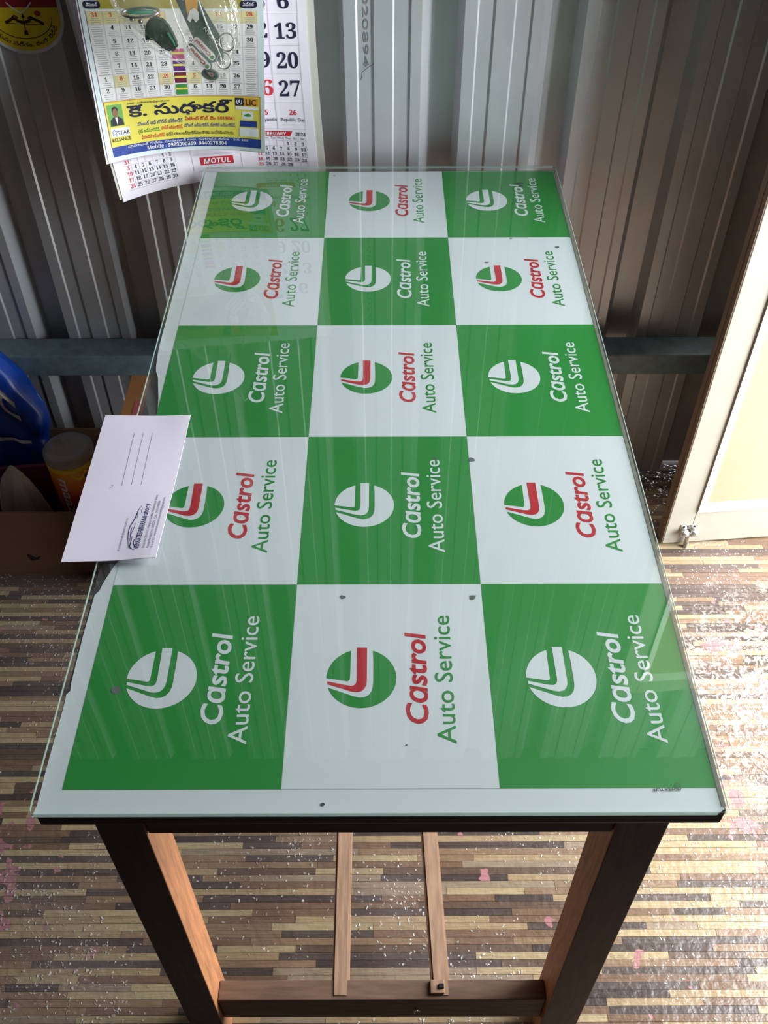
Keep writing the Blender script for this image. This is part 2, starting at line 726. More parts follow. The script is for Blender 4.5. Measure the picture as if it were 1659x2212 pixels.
order = sorted(range(len(strips)), key=lambda i: -strip_score(strips[i]))
single = set(i for i in order[:300] if strip_score(strips[i]) > 0)
unit = []
for k in range(8):
    bm = bmesh.new()
    bm_box(bm, 0, 1, 0, 1, -1, 0)
    me = finish(bm, 'plank')
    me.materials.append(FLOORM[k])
    unit.append(me)
gap = 0.00025
sv, sf, sm = [], [], []
for i, (x0, x1, yy, t) in enumerate(strips):
    hgt = 0.0002 + 0.0003 * ((i * 7919) % 97) / 97
    if i in single:
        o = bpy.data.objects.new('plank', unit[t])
        COL.objects.link(o)
        o.parent = fl
        o.location = (x0 + gap, yy + gap, hgt - 0.0002)
        o.scale = (x1 - x0 - 2 * gap, ROW - 2 * gap, 0.001)
    else:
        b = len(sv)
        for z in (-0.0008, hgt - 0.0002):
            for q in ((x0 + gap, yy + gap), (x1 - gap, yy + gap), (x1 - gap, yy + ROW - gap), (x0 + gap, yy + ROW - gap)):
                sv.append((q[0], q[1], z))
        for f in ((4, 5, 6, 7), (0, 1, 5, 4), (1, 2, 6, 5), (2, 3, 7, 6), (3, 0, 4, 7)):
            sf.append(tuple(b + k for k in f))
            sm.append(t)
me = mesh_from('floor_strips', sv, sf)
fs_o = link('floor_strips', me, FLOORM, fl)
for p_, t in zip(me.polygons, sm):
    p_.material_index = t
fs_o['kind'] = 'stuff'


# back wall: trapezoid sheet with recessed troughs and shallow stiffening grooves
def wall_profile(x_from, x_to):
    P, x0 = 0.1934, 0.2254
    rel = [(0.0, 0), (0.0195, 0), (0.0225, 0.0028), (0.0455, 0.0028), (0.0485, 0), (0.0785, 0), (0.0815, 0.0028),
           (0.1055, 0.0028), (0.1085, 0), (0.1255, 0), (0.1425, 0.036), (0.1845, 0.036)]
    pts = []
    k = math.floor((x_from - x0) / P) - 1
    while x0 + k * P < x_to + P:
        for rx, d in rel:
            X = x0 + k * P + rx
            if x_from <= X <= x_to:
                pts.append((X, d))
        k += 1
    return pts


prof = wall_profile(-1.5, RX + 0.06)
wv, wf = [], []
for X, d in prof:
    wv += [(X, YW + d, 0.006), (X, YW + d, 2.85), (X, YW + 0.055, 0.006), (X, YW + 0.055, 2.85)]
for i in range(len(prof) - 1):
    a, b = 4 * i, 4 * i + 4
    wf += [(a, b, b + 1, a + 1), (b + 2, a + 2, a + 3, b + 3), (a, a + 2, b + 2, b), (a + 1, b + 1, b + 3, a + 3)]
wf += [(0, 1, 3, 2), (len(wv) - 4, len(wv) - 2, len(wv) - 1, len(wv) - 3)]
wall = link('wall_back', mesh_from('wall_back', wv, wf), M_steel)
struct(wall, 'grey corrugated metal sheet wall')
# faint ink stamp down one rib of the sheet
pr = Print(lambda a, b: (0.2565 + b, YW - 0.0006 + 0.0028, 1.115 - a))
pr.text('9202020894', 0, 0, h=0.009, width=0.19)
pr.build('stamp_lettering', mat('stamp_ink', rgb(120, 120, 118), 0.6), wall)
pr = Print(lambda a, b: (a, YW - 0.0006, b))
pr.stroke(smooth_path([(0.252, 0.905), (0.2545, 0.917), (0.262, 0.924), (0.2735, 0.931)]), 0.0006)
pr.build('scribble', mat('scribble_ink', rgb(80, 82, 84), 0.6), wall)

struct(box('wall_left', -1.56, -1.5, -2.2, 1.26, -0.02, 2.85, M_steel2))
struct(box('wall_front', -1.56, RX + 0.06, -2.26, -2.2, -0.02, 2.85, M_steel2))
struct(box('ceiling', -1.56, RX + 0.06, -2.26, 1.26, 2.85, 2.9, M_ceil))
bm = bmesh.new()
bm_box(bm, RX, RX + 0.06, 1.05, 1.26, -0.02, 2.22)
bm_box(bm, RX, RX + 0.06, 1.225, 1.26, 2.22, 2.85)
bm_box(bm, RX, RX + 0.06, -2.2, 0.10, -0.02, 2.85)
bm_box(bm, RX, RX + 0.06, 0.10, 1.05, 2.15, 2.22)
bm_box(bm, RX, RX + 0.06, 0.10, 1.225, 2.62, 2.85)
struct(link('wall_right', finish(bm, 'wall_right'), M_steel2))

# horizontal rail on the back wall
rl = box('trim_1', -1.5, RX, YW - 0.062, YW, 0.338, 0.388, M_rail, bevel=0.003)
struct(rl, 'blue-grey painted steel rail across the back wall')

# ------------------------------------------------------------------ open door leaf
DM = Matrix.Translation((0.892, 0.978, 0.006)) @ Matrix.Rotation(math.radians(4.7), 4, 'Z')
dr = bpy.data.objects.new('door_1', None)
COL.objects.link(dr)
dr.matrix_world = DM
struct(dr, 'cream panel door standing open')
DW, DH, DT = 0.83, 2.12, 0.033
ST = 0.055
box('stile', 0, ST, 0, DT, 0, DH, M_doorcream, dr, 0.0015)
box('stile', DW - ST, DW, 0, DT, 0, DH, M_doorcream, dr, 0.0015)
box('rail', ST + 0.0006, DW - ST - 0.0006, 0, DT, 0, 0.094, M_doorcream, dr, 0.001)
box('rail', ST + 0.0006, DW - ST - 0.0006, 0, DT, DH - 0.055, DH, M_doorcream, dr, 0.001)
box('rail', ST + 0.0006, DW - ST - 0.0006, 0, DT, 0.95, 1.05, M_doorcream, dr, 0.001)
# lipping of the free edge: two bare wood strips with a groove between
box('edge_lipping', -0.002, 0.001, 0.001, 0.0135, 0.001, DH - 0.001, M_dooredge, dr, 0.0006)
box('edge_lipping', -0.002, 0.001, 0.0165, DT - 0.001, 0.001, DH - 0.001, M_dooredge, dr, 0.0006)
for z0, z1 in ((0.094, 0.95), (1.05, DH - 0.055)):
    box('panel', ST - 0.004, DW - ST + 0.004, 0.006, DT - 0.008, z0 - 0.004, z1 + 0.004, M_doorpanel, dr)
    mw = 0.019

    def mould(pts):
        """mitred strip, sloping from its outer to its inner edge"""
        a, b, c, d = pts
        z = (-0.004, 0.0045)
        v = [(a[0], z[0], a[1]), (b[0], z[0], b[1]), (c[0], z[1], c[1]), (d[0], z[1], d[1])]
        v += [(q[0], 0.008, q[2]) for q in v]
        f = [(0, 1, 2, 3), (4, 7, 6, 5), (0, 4, 5, 1), (1, 5, 6, 2), (2, 6, 7, 3), (3, 7, 4, 0)]
        link('moulding', mesh_from('moulding', v, f), M_doormould, dr)
    x0, x1 = ST + 0.001, DW - ST - 0.001
    z0 += 0.001
    z1 -= 0.001
    mould([(x0, z0), (x1, z0), (x1 - mw, z0 + mw), (x0 + mw, z0 + mw)])
    mould([(x1, z1), (x0, z1), (x0 + mw, z1 - mw), (x1 - mw, z1 - mw)])
    mould([(x0, z1), (x0, z0), (x0 + mw, z0 + mw), (x0 + mw, z1 - mw)])
    mould([(x1, z0), (x1, z1), (x1 - mw, z1 - mw), (x1 - mw, z0 + mw)])
# tower bolt at the foot of the door
tb = bpy.data.objects.new('tower_bolt', None)
COL.objects.link(tb)
tb.parent = dr
tb.location = (0.030, 0, 0.034)
tb['label'] = 'small shiny metal tower bolt'
box('base_plate', 0, 0.037, -0.002, 0.0005, -0.004, 0.022, M_chrome, tb, 0.0008)
for k in (0.0005, 0.0215):
    MX = Matrix.Translation((k, -0.009, 0.004)) @ Matrix.Rotation(math.radians(90), 4, 'Y')
    lathe('barrel_clamp', [(0.0078, 0), (0.0085, 0.0008), (0.0085, 0.0142), (0.0078, 0.015)], M_chrome, tb, 20, M=MX)
for k in (0.007, 0.030):
    MX = Matrix.Translation((k, -0.0018, 0.0165)) @ Matrix.Rotation(math.radians(90), 4, 'X')
    lathe('screw', [(0.003, 0), (0.003, 0.0006), (0.0016, 0.0012)], M_dark, tb, 14, M=MX)
lathe('bolt_rod', [(0.0048, -0.040), (0.0052, -0.038), (0.0052, 0.006), (0.0045, 0.0075)], M_chrome, tb, 18, center=(0.019, -0.009, 0.0))

# ------------------------------------------------------------------ table
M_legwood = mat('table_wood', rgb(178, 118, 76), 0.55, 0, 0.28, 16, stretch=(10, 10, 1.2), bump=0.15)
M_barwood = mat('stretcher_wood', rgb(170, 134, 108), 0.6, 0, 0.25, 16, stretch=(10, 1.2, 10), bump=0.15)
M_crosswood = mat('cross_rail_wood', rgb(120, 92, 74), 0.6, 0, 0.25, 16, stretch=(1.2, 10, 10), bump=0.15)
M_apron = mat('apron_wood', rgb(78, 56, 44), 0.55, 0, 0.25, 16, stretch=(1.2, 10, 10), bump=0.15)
M_legdark = mat('leg_dark_wood', rgb(88, 62, 48), 0.5, 0, 0.25, 16, stretch=(10, 10, 1.2), bump=0.15)
M_top = mat('table_top_board', rgb(52, 46, 44), 0.5, 0, 0.35, 22, stretch=(1.5, 8, 8), bump=0.1)
tbl = thing('table', 'long dark wooden table with open lower frame', 'table', (0.28, 0.57, 0))
TI = Matrix.Translation((-0.28, -0.57, 0))


def tb_box(name, x0, x1, y0, y1, z0, z1, m, bevel=0.0015, par=None):
    return box(name, x0 - 0.28, x1 - 0.28, y0 - 0.57, y1 - 0.57, z0, z1, m, par or tbl, bevel)


TOPZ = H - 0.0012
# top board with its lower corners rounded off
bm = bmesh.new()
bm_box(bm, -0.0195 - 0.28, 0.5865 - 0.28, -0.021 - 0.57, 1.168 - 0.57, TOPZ - 0.030, TOPZ)
bmesh.ops.bevel(bm, geom=[e for e in bm.edges if abs(e.verts[0].co.z - e.verts[1].co.z) < 1e-5 and e.verts[0].co.z < TOPZ - 0.02],
                offset=0.009, segments=4, affect='EDGES', profile=0.5)
link('table_top', finish(bm, 'table_top'), M_top, tbl)
for x0, x1 in ((0.014, 0.060), (0.506, 0.556)):
    for y0, y1 in ((0.0, 0.052), (1.085, 1.137)):
        lg = tb_box('leg', x0, x1, y0, y1, 0.0, TOPZ - 0.0305, [M_legwood, M_legdark])
        for p_ in lg.data.polygons:          # front and outer faces take the darker wood tone
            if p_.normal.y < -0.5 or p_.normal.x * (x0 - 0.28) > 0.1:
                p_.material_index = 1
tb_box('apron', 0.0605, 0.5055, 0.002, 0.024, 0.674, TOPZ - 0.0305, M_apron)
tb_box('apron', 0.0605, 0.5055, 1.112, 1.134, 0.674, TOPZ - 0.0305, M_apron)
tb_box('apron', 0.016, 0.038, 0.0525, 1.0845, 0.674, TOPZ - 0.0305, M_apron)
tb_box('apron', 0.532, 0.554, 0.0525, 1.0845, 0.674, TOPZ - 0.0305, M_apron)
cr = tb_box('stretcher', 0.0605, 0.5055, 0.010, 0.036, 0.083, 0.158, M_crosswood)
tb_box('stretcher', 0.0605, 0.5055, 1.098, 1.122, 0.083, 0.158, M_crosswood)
# the two long lower bars (the second runs slightly askew)
for xa, xb, w in ((0.2265, 0.2235, 0.0235), (0.3645, 0.3230, 0.0250)):
    bm = bmesh.new()
    vs_ = bm_box(bm, -w / 2, w / 2, 0.0125, 1.118, 0.134, 0.1595)
    for v in vs_:
        v.co.x += xa + (xb - xa) * (v.co.y - 0.01) / 1.1 - 0.28
        v.co.y -= 0.57
    bmesh.ops.bevel(bm, geom=list(bm.edges), offset=0.003, segments=2, affect='EDGES')
    link('lower_bar', finish(bm, 'lower_bar'), M_barwood, tbl)
# wooden cleat with a square nut at the end of the second bar
cl = tb_box('cleat', 0.349, 0.368, 0.0165, 0.034, 0.1575, 0.1645, M_barwood, 0.001)
box('square_nut', 0.3605 - 0.28, 0.3675 - 0.28, 0.022 - 0.57, 0.028 - 0.57, 0.164, 0.168, M_dark, cl, 0.0006)
# bent nail in the front stretcher
hp = [(0.329, 0.0125, 0.128), (0.329, 0.004, 0.128), (0.3275, 0.001, 0.133), (0.3275, 0.001, 0.139), (0.3305, 0.001, 0.1425), (0.334, 0.001, 0.140)]
tube('bent_nail', [(a - 0.28, b - 0.57, c) for a, b, c in smooth_path(hp, 5)], 0.0011, M_chrome, cr, 8)

# ------------------------------------------------------------------ printed sheet under the glass
M_sheet = mat('sheet_white', rgb(208, 212, 212), 0.5, 0, 0.02, 5)
M_green = mat('print_green', rgb(36, 132, 52), 0.5, 0, 0.03, 5)
M_white = mat('print_white', rgb(209, 213, 214), 0.5, 0, 0.02, 5)
M_red = mat('print_red', rgb(184, 40, 48), 0.5, 0, 0.03, 5)
sheet = thing('printed_sheet', 'green and white checkered printed sheet with red and white oil logos under glass', 'poster', (0, 0, TOPZ))
left = [(-0.0205, -0.0257), (-0.0188, -0.0148), (-0.019, 0.0211), (-0.0185, 0.0921), (-0.0190, 0.0999), (-0.0160, 0.1045), (-0.0172, 0.113),
        (-0.018, 0.1716), (-0.0172, 0.2228), (-0.0132, 0.2291), (-0.0115, 0.240), (-0.0079, 0.2514), (-0.0045, 0.263), (0.0012, 0.2745),
        (0.0022, 0.33), (0.0000, 0.40), (0.0022, 0.46), (0.0018, 0.5138), (-0.0030, 0.55), (-0.0101, 0.5911), (-0.0150, 0.605), (-0.0166, 0.616),
        (-0.0185, 0.640), (-0.0195, 0.668), (-0.0195, 0.7574), (-0.0200, 0.9644), (-0.0200, 1.165)]
right = [(0.5850, 1.165), (0.5858, 0.9), (0.5850, 0.6), (0.5860, 0.3), (0.5855, 0.05), (0.5855, -0.0195), (0.577, -0.0257)]
outl = left + right
SZ = H - TOPZ


def slab(name, pts, z0, z1, m, par):
    n = len(pts)
    t = tessellate_polygon([[Vector((a, b, 0)) for a, b in pts]])
    v = [(a, b, z1) for a, b in pts] + [(a, b, z0) for a, b in pts]
    f = [tuple(k) for k in t] + [tuple(n + i for i in reversed(k)) for k in t]
    f += [(i, (i + 1) % n, n + (i + 1) % n, n + i) for i in range(n)]
    bm = bmesh.new()
    me = mesh_from(name, v, f)
    bm.from_mesh(me)
    bpy.data.meshes.remove(me)
    return link(name, finish(bm, name), m, par)


slab('backing_sheet', outl, 0.0, SZ - 0.0004, M_sheet, sheet)

box('grey_margin', 0.5832, 0.5872, -0.018, 1.160, SZ - 0.0004, SZ + 0.0001, mat('sheet_margin_grey', rgb(150, 143, 132), 0.6, 0, 0.15, 25, stretch=(4, 1, 1)), sheet)  # grey-beige strip along the right edge of the sheet
EA = [(-0.2, 33.7), (-2.0, 22.8), (-3.8, 13.6), (-2.9, 11.8), (-1.1, 11.2), (4.4, 11.1), (19.3, 11.0)]
ER = [(36.3, 4.9), (36.2, -5.2), (-3.0, -5.3), (-8.0, -4.9), (-12.3, -3.2), (-15.2, -0.4), (-16.3, 4.2), (-15.6, 9.1), (-7.2, 33.0),
      (-4.0, 33.1), (-8.7, 12.9), (-9.0, 8.6), (-7.7, 5.8), (-4.7, 4.7), (0.0, 4.3)]
EB = [(-20.8, 7.8), (-22.5, 1.7), (-21.9, -3.1), (-19.5, -7.3), (-15.2, -10.1), (-9.5, -11.5), (-3.0, -11.8), (20, -11.7)]
RE = 34.1


def arc(a0, a1, n=24):
    return [(RE * math.cos(a0 + (a1 - a0) * i / n), RE * math.sin(a0 + (a1 - a0) * i / n)) for i in range(n + 1)]


D2 = math.pi / 180
A_POLY = arc(18.5 * D2, 90.3 * D2) + EA[1:]
B_POLY = arc(-19.0 * D2, -251.0 * D2, 60) + EB

for j in range(5):
    for i in range(3):
        green = (i + j) % 2 == 0
        x0, x1, y0, y1 = i * CX, (i + 1) * CX, j * CY, (j + 1) * CY
        if i == 2:
            x1 -= 0.0022
        if j == 4:
            y1 -= 0.016
        pn = box('panel', x0 + 0.0002, x1 - 0.0002, y0 + 0.0002, y1 - 0.0002, SZ - 0.0005, SZ - 0.0001, M_green if green else M_white, sheet)
        pn['label'] = ('green' if green else 'white') + ' square of the checker print'
        zz = SZ + 0.0001
        ex, ey = i * CX + 0.0701, j * CY + 0.1177

        def put(u, v, z=zz, a=ex, b=ey):
            return (a - v * 0.001, b + u * 0.001, z)
        fc = M_white if green else M_green
        p1 = Print(put)
        p1.poly(A_POLY)
        p1.poly(B_POLY)
        p1.build('emblem_disc', fc, pn)
        p1 = Print(put)
        p1.poly(ER)
        p1.build('emblem_stroke', M_white if green else M_red, pn)

        def put2(u, v, z=zz, a=i * CX, b=j * CY):
            return (a + 0.1336 - v, b + u, z)
        p1 = Print(put2)
        p1.text('Cɑstrol', 0.0662, 0.0, size=0.0292, width=0.1062, weight=0.022, shear=0.14)
        p1.build('brand_lettering', M_white if green else M_red, pn)

        def put3(u, v, z=zz, a=i * CX, b=j * CY):
            return (a + 0.1592 - v, b + u, z)
        p1 = Print(put3)
        p1.text('Auto Service', 0.0451, 0.0, size=0.0252, width=0.1486, weight=0.004)
        p1.build('service_lettering', fc, pn)

# flecks of dirt caught under the glass
FLECKS = [(0.2328, -0.0144, 0.0020, 1), (0.3929, 0.4297, 0.0042, 0), (0.3495, 0.4324, 0.0026, 0), (0.5196, 1.1190, 0.0062, 1),
          (0.5222, 1.1105, 0.0040, 1), (0.2039, 1.1490, 0.0018, 1), (0.5587, 0.9138, 0.0036, 0), (0.3741, 0.3557, 0.0015, 0),
          (0.3799, 0.2181, 0.0042, 0), (0.2439, 0.2187, 0.0030, 0), (0.0279, 0.1039, 0.0048, 0), (0.3076, 0.0436, 0.0010, 1),
          (0.4459, 0.8702, 0.0030, 0), (0.4885, 0.9404, 0.0022, 1)]
M_fleck = mat('dirt_grey', rgb(92, 98, 96), 0.8)
M_fleck2 = mat('dirt_dark', rgb(58, 60, 58), 0.8)
for k, (fx, fy, fr_, dk) in enumerate(FLECKS):
    q = Print(lambda a, b: (a, b, SZ + 0.00025))
    n = 9
    q.poly([(fx + fr_ * rng.uniform(0.5, 1.1) * math.cos(2 * math.pi * i / n) * 1.25, fy + fr_ * rng.uniform(0.5, 1.1) * math.sin(2 * math.pi * i / n)) for i in range(n)])
    q.build('dirt_fleck', M_fleck2 if dk else M_fleck, sheet)

# ------------------------------------------------------------------ glass pane
M_glass = clear_film('glass_face', (0.962, 0.982, 0.976, 1), 1.5, 0.012)
M_gedge = clear_film('glass_edge_green', (0.80, 0.92, 0.85, 1), 1.5, 0.1, 1.0, haze=0.5, hazecol=rgb(196, 218, 206))
GZ0, GZ1 = H + 0.0006, H + 0.0056
gx0, gx1, gy0, gy1 = -0.0225, 0.588, -0.0262, 1.1735
pane = tag(bpy.data.objects.new('glass_pane', None), 'clear green-edged glass pane lying over the printed sheet', 'glass')
COL.objects.link(pane)
pane.location = (0, 0, GZ0)
cr_ = 0.006


def rounded(x0, x1, y0, y1, r, n=5):
    out = []
    for cx, cy, a in ((x1 - r, y0 + r, -90), (x1 - r, y1 - r, 0), (x0 + r, y1 - r, 90), (x0 + r, y0 + r, 180)):
        for k in range(n + 1):
            t = math.radians(a + 90 * k / n)
            out.append((cx + r * math.cos(t), cy + r * math.sin(t)))
    return out


go = rounded(gx0, gx1, gy0, gy1, cr_)
n_ = len(go)
T_ = GZ1 - GZ0
link('glass_face', mesh_from('glass_face', [(a, b, T_) for a, b in go], [tuple(range(n_))]), M_glass, pane)
ins = rounded(gx0 + 0.0006, gx1 - 0.0006, gy0 + 0.0006, gy1 - 0.0006, cr_)
ev = [(a, b, 0) for a, b in go] + [(a, b, T_ - 0.0003) for a, b in go] + [(a, b, T_ + 0.00005) for a, b in ins]
ef = []
for k in range(n_):
    q = (k + 1) % n_
    ef += [(k, q, n_ + q, n_ + k), (n_ + k, n_ + q, 2 * n_ + q, 2 * n_ + k)]
link('glass_edge', mesh_from('glass_edge', ev, ef), M_gedge, pane)
M_ink = mat('glass_stamp_ink', rgb(28, 44, 34), 0.6)
p1 = Print(lambda a, b: (0.5515 - a, -0.0003 - b, -0.0001))
p1.text('AKHIRA TUFF', 0, 0, h=0.0026, width=0.0255, weight=0.02)
p1.stroke([(0.003 + 0.0024 * math.cos(k * math.pi / 10), -0.0026 + 0.0024 * math.sin(k * math.pi / 10)) for k in range(21)], 0.0002)
p1.text('CE', 0.003, -0.0034, h=0.0014, align='c')
p1.build('stamp_lettering', M_ink, pane)

# ------------------------------------------------------------------ envelope
M_env = mat('envelope_paper', rgb(232, 222, 236), 0.75, 0, 0.015, 20)
M_navy = mat('envelope_navy_ink', rgb(40, 38, 104), 0.7)
M_greyink = mat('envelope_grey_ink', rgb(120, 116, 140), 0.7)
EZ = GZ1 + 0.0008
env = thing('envelope', 'white printed business envelope overhanging the table edge', 'envelope', (0, 0.38, EZ))
EC = [(-0.0600, 0.2626), (0.0425, 0.2642), (0.0466, 0.5022), (-0.0607, 0.5055)]   # near-left, near-right, far-right, far-left


def env_z(a, b):
    """a across (0 left .. 1 right), b along (0 near .. 1 far)"""
    return 0.0050 * math.exp(-((1 - a) ** 2 + b ** 2) * 9) + 0.0025 * math.exp(-((a - 1) ** 2 + (b - 1) ** 2) * 14) \
        + 0.0012 * math.sin(3.1 * a) * math.sin(2.5 * b + 0.3)


def env_pt(a, b):
    x = (EC[0][0] * (1 - a) + EC[1][0] * a) * (1 - b) + (EC[3][0] * (1 - a) + EC[2][0] * a) * b
    yv = (EC[0][1] * (1 - a) + EC[1][1] * a) * (1 - b) + (EC[3][1] * (1 - a) + EC[2][1] * a) * b
    return Vector((x, yv - 0.38, env_z(a, b)))


NA, NB = 14, 28
ev, ef = [], []
for side in (0.0009, 0.0):
    for b in range(NB + 1):
        for a in range(NA + 1):
            q = env_pt(a / NA, b / NB)
            q.z += side
            ev.append(q)
o2 = (NA + 1) * (NB + 1)
for b in range(NB):
    for a in range(NA):
        k = b * (NA + 1) + a
        ef.append((k, k + 1, k + NA + 2, k + NA + 1))
        ef.append((o2 + k, o2 + k + NA + 1, o2 + k + NA + 2, o2 + k + 1))
for a in range(NA):
    ef.append((a, o2 + a, o2 + a + 1, a + 1))
    k = NB * (NA + 1) + a
    ef.append((k, k + 1, o2 + k + 1, o2 + k))
for b in range(NB):
    k = b * (NA + 1)
    ef.append((k, k + NA + 1, o2 + k + NA + 1, o2 + k))
    k += NA
    ef.append((k, o2 + k, o2 + k + NA + 1, k + NA + 1))
link('paper', mesh_from('paper', ev, ef), M_env, env)


def on_env(X, Y):
    """world x, y in metres on the envelope"""
    b = (Y - 0.2634) / 0.2405
    lx = EC[0][0] * (1 - b) + EC[3][0] * b
    rx = EC[1][0] * (1 - b) + EC[2][0] * b
    a = (X - lx) / (rx - lx)
    return (X, Y - 0.38, env_z(min(max(a, 0), 1), min(max(b, 0), 1)) + 0.0011)


# print runs along the length: reading direction away from the near end, letters' tops to the left
def env_text(p, s, x, yv, ylen, h, lean=0.018, **kw):
    vs_, ts = text2d(s, kw.get('weight', 0.0), 0.0)
    x0, x1 = min(v[0] for v in vs_), max(v[0] for v in vs_)
    kx = ylen / (x1 - x0)
    k = h / 0.70
    p.tri([(x + lean * (v[0] - x0) * kx - v[1] * k, yv + (v[0] - x0) * kx) for v in vs_], ts)


p1 = Print(on_env)
env_text(p1, bold('VENKATESHWARA'), 0.0212, 0.2779, 0.0430, 0.0058)
env_text(p1, bold('Motors'), 0.0221, 0.3222, 0.0257, 0.0054)
p1.build('sender_lettering', M_navy, env)
p1 = Print(on_env)
MM = 0.001
for pts, w in (([(10.0, 279.4), (7.1, 292.1), (5.5, 303.0), (5.5, 311.7), (7.5, 318.9), (9.3, 326.8), (10.1, 334.1), (11.1, 339.8), (13.4, 345.2)], 0.55),
               ([(9.6, 289.5), (8.4, 300.2), (7.9, 307.3), (8.1, 311.7)], 0.4), ([(8.7, 298.6), (9.8, 305.7), (10.8, 311.7), (10.8, 317.3)], 0.35),
               ([(11.3, 324.5), (11.1, 329.6), (9.9, 333.5)], 0.3), ([(15.4, 332.7), (14.2, 336.4), (14.5, 339.2), (15.6, 341.2)], 0.3),
               ([(16.8, 276.7), (13.5, 278.8), (11.0, 281.5), (10.8, 289.5), (10.9, 297.5)], 0.55),
               ([(17.1, 280.9), (14.8, 284.6), (13.8, 288.9), (14.3, 292.1), (16.0, 292.7)], 0.45),
               ([(13.4, 292.4), (15.1, 294.3), (16.5, 295.3), (16.7, 305.7), (17.0, 317.5)], 0.25)):
    sp = smooth_path([(a * MM, b * MM) for a, b in pts], 5)
    n = len(sp)
    p1.stroke(sp, [w * MM * (0.35 + 0.65 * math.sin(math.pi * (k + 0.5) / n)) for k in range(n)])
p1.build('car_drawing', M_navy, env)
for a_ in (('If undelivered please return to :', 0.0006, 0.2767, 0.0510, 0.0028),
           ('Shop No.301/1/1, Miyapur Gudda, Hyderabad Road,', 0.0274, 0.2786, 0.0843, 0.0027),
           ('Ranga Reddy Dist.-500075  Cell : 7095278009', 0.0322, 0.2788, 0.0738, 0.0027),
           ('E-mail ID : venkateshwaramotors5440@gmail.com', 0.0366, 0.2792, 0.0794, 0.0027),
           ('To', -0.0262, 0.3737, 0.0062, 0.0034)):
    p1 = Print(on_env)
    env_text(p1, *a_)
    p1.build('address_line', M_greyink, env)
p1 = Print(on_env)
for xa, xb in ((-18.0, -16.1), (-7.0, -5.0), (4.3, 6.1)):
    p1 = Print(on_env)
    p1.stroke([((xa + (xb - xa) * k / 10) * MM, (470.4 - 9.17 * k) * MM) for k in range(11)], 0.00022)
    p1.build('writing_line', M_greyink, env)


# ------------------------------------------------------------------ calendars on the back wall
def lag(v):
    return (2 * (v - 0.5) * (v - 1), -4 * v * (v - 1), 2 * v * (v - 0.5))


class Page:
    def __init__(self, G, W, Hh, org):
        self.G, self.W, self.H, self.org = G, W, Hh, Vector(org)

    def S(self, s, t):
        a, b = lag(t), lag(s)
        p = Vector((0, 0, 0))
        for i in range(3):
            for j in range(3):
                p += Vector(self.G[i][j]) * (a[i] * b[j])
        return p - self.org

    def n(self, s, t):
        e = 1e-3
        return (self.S(s + e, t) - self.S(s, t)).cross(self.S(s, t - e) - self.S(s, t)).normalized()

    def put(self, off):
        def f(x, y):
            s, t = x / self.W, -y / self.H
            return self.S(s, t) + self.n(s, t) * off
        return f

    def sheet(self, name, s0, s1, t0, t1, off, th, m, parent, ns=20, nt_=26, edge=None):
        v, f = [], []
        for o_ in (off, off - th):
            for j in range(nt_ + 1):
                for i in range(ns + 1):
                    s, t = s0 + (s1 - s0) * i / ns, t0 + (t1 - t0) * j / nt_
                    if edge:
                        s, t = edge(s, t)
                    v.append(self.S(s, t) + self.n(s, t) * o_)
        b = (ns + 1) * (nt_ + 1)
        for j in range(nt_):
            for i in range(ns):
                k = j * (ns + 1) + i
                f.append((k, k + ns + 1, k + ns + 2, k + 1))
                f.append((b + k, b + k + 1, b + k + ns + 2, b + k + ns + 1))
        for i in range(ns):
            f.append((i, i + 1, b + i + 1, b + i))
            k = nt_ * (ns + 1) + i
            f.append((k, b + k, b + k + 1, k + 1))
        for j in range(nt_):
            k = j * (ns + 1)
            f.append((k, b + k, b + k + ns + 1, k + ns + 1))
            k += ns
            f.append((k, k + ns + 1, b + k + ns + 1, b + k))
        return link(name, mesh_from(name, v, f, False), m, parent)


GF = [[(-0.1733, 1.150, 1.0467), (-0.0373, 1.170, 1.0399), (0.1051, 1.172, 1.0389)],
      [(-0.1704, 1.128, 0.9343), (-0.0404, 1.168, 0.9268), (0.0966, 1.166, 0.9258)],
      [(-0.1637, 1.095, 0.8157), (-0.0445, 1.160, 0.8068), (0.0883, 1.152, 0.8053)]]
GR = [[(-0.1926, 1.165, 1.0419), (-0.0113, 1.190, 1.0334), (0.168, 1.196, 1.031)],
      [(-0.1764, 1.138, 0.8995), (-0.0104, 1.188, 0.8919), (0.1688, 1.195, 0.8916)],
      [(-0.154, 1.098, 0.7442), (-0.0023, 1.190, 0.7381), (0.1745, 1.194, 0.7268)]]
M_page = mat('calendar_paper', rgb(248, 240, 248), 0.65, 0, 0.02, 14)
M_page2 = mat('calendar_paper_cool', rgb(228, 238, 238), 0.6, 0, 0.02, 14)
M_back = mat('calendar_backing', rgb(214, 210, 198), 0.8, 0, 0.05, 20)
M_navyink = mat('ink_navy', rgb(30, 30, 62), 0.6)
M_greyln = mat('ink_grey', rgb(196, 188, 204), 0.7)
M_greytx = mat('ink_small_grey', rgb(178, 174, 176), 0.7)
M_redink = mat('ink_red', rgb(214, 40, 56), 0.6)
M_redpale = mat('ink_red_pale', rgb(214, 110, 114), 0.6)
M_blackink = mat('ink_black', rgb(44, 42, 48), 0.6)
M_paper = mat('calendar_cell_paper', rgb(246, 240, 236), 0.65, 0, 0.02, 14)
M_yel = mat('ink_yellow', rgb(240, 224, 90), 0.6, 0, 0.04, 20)
M_yelpale = mat('ink_yellow_pale', rgb(232, 218, 156), 0.6)
M_blue = mat('ink_blue', rgb(40, 66, 150), 0.6)
M_green2 = mat('ink_green', rgb(60, 150, 66), 0.6)
M_purple = mat('ink_purple', rgb(96, 50, 120), 0.6)
M_maroon = mat('ink_maroon', rgb(118, 36, 60), 0.6)
M_orange = mat('ink_orange', rgb(226, 160, 50), 0.6)
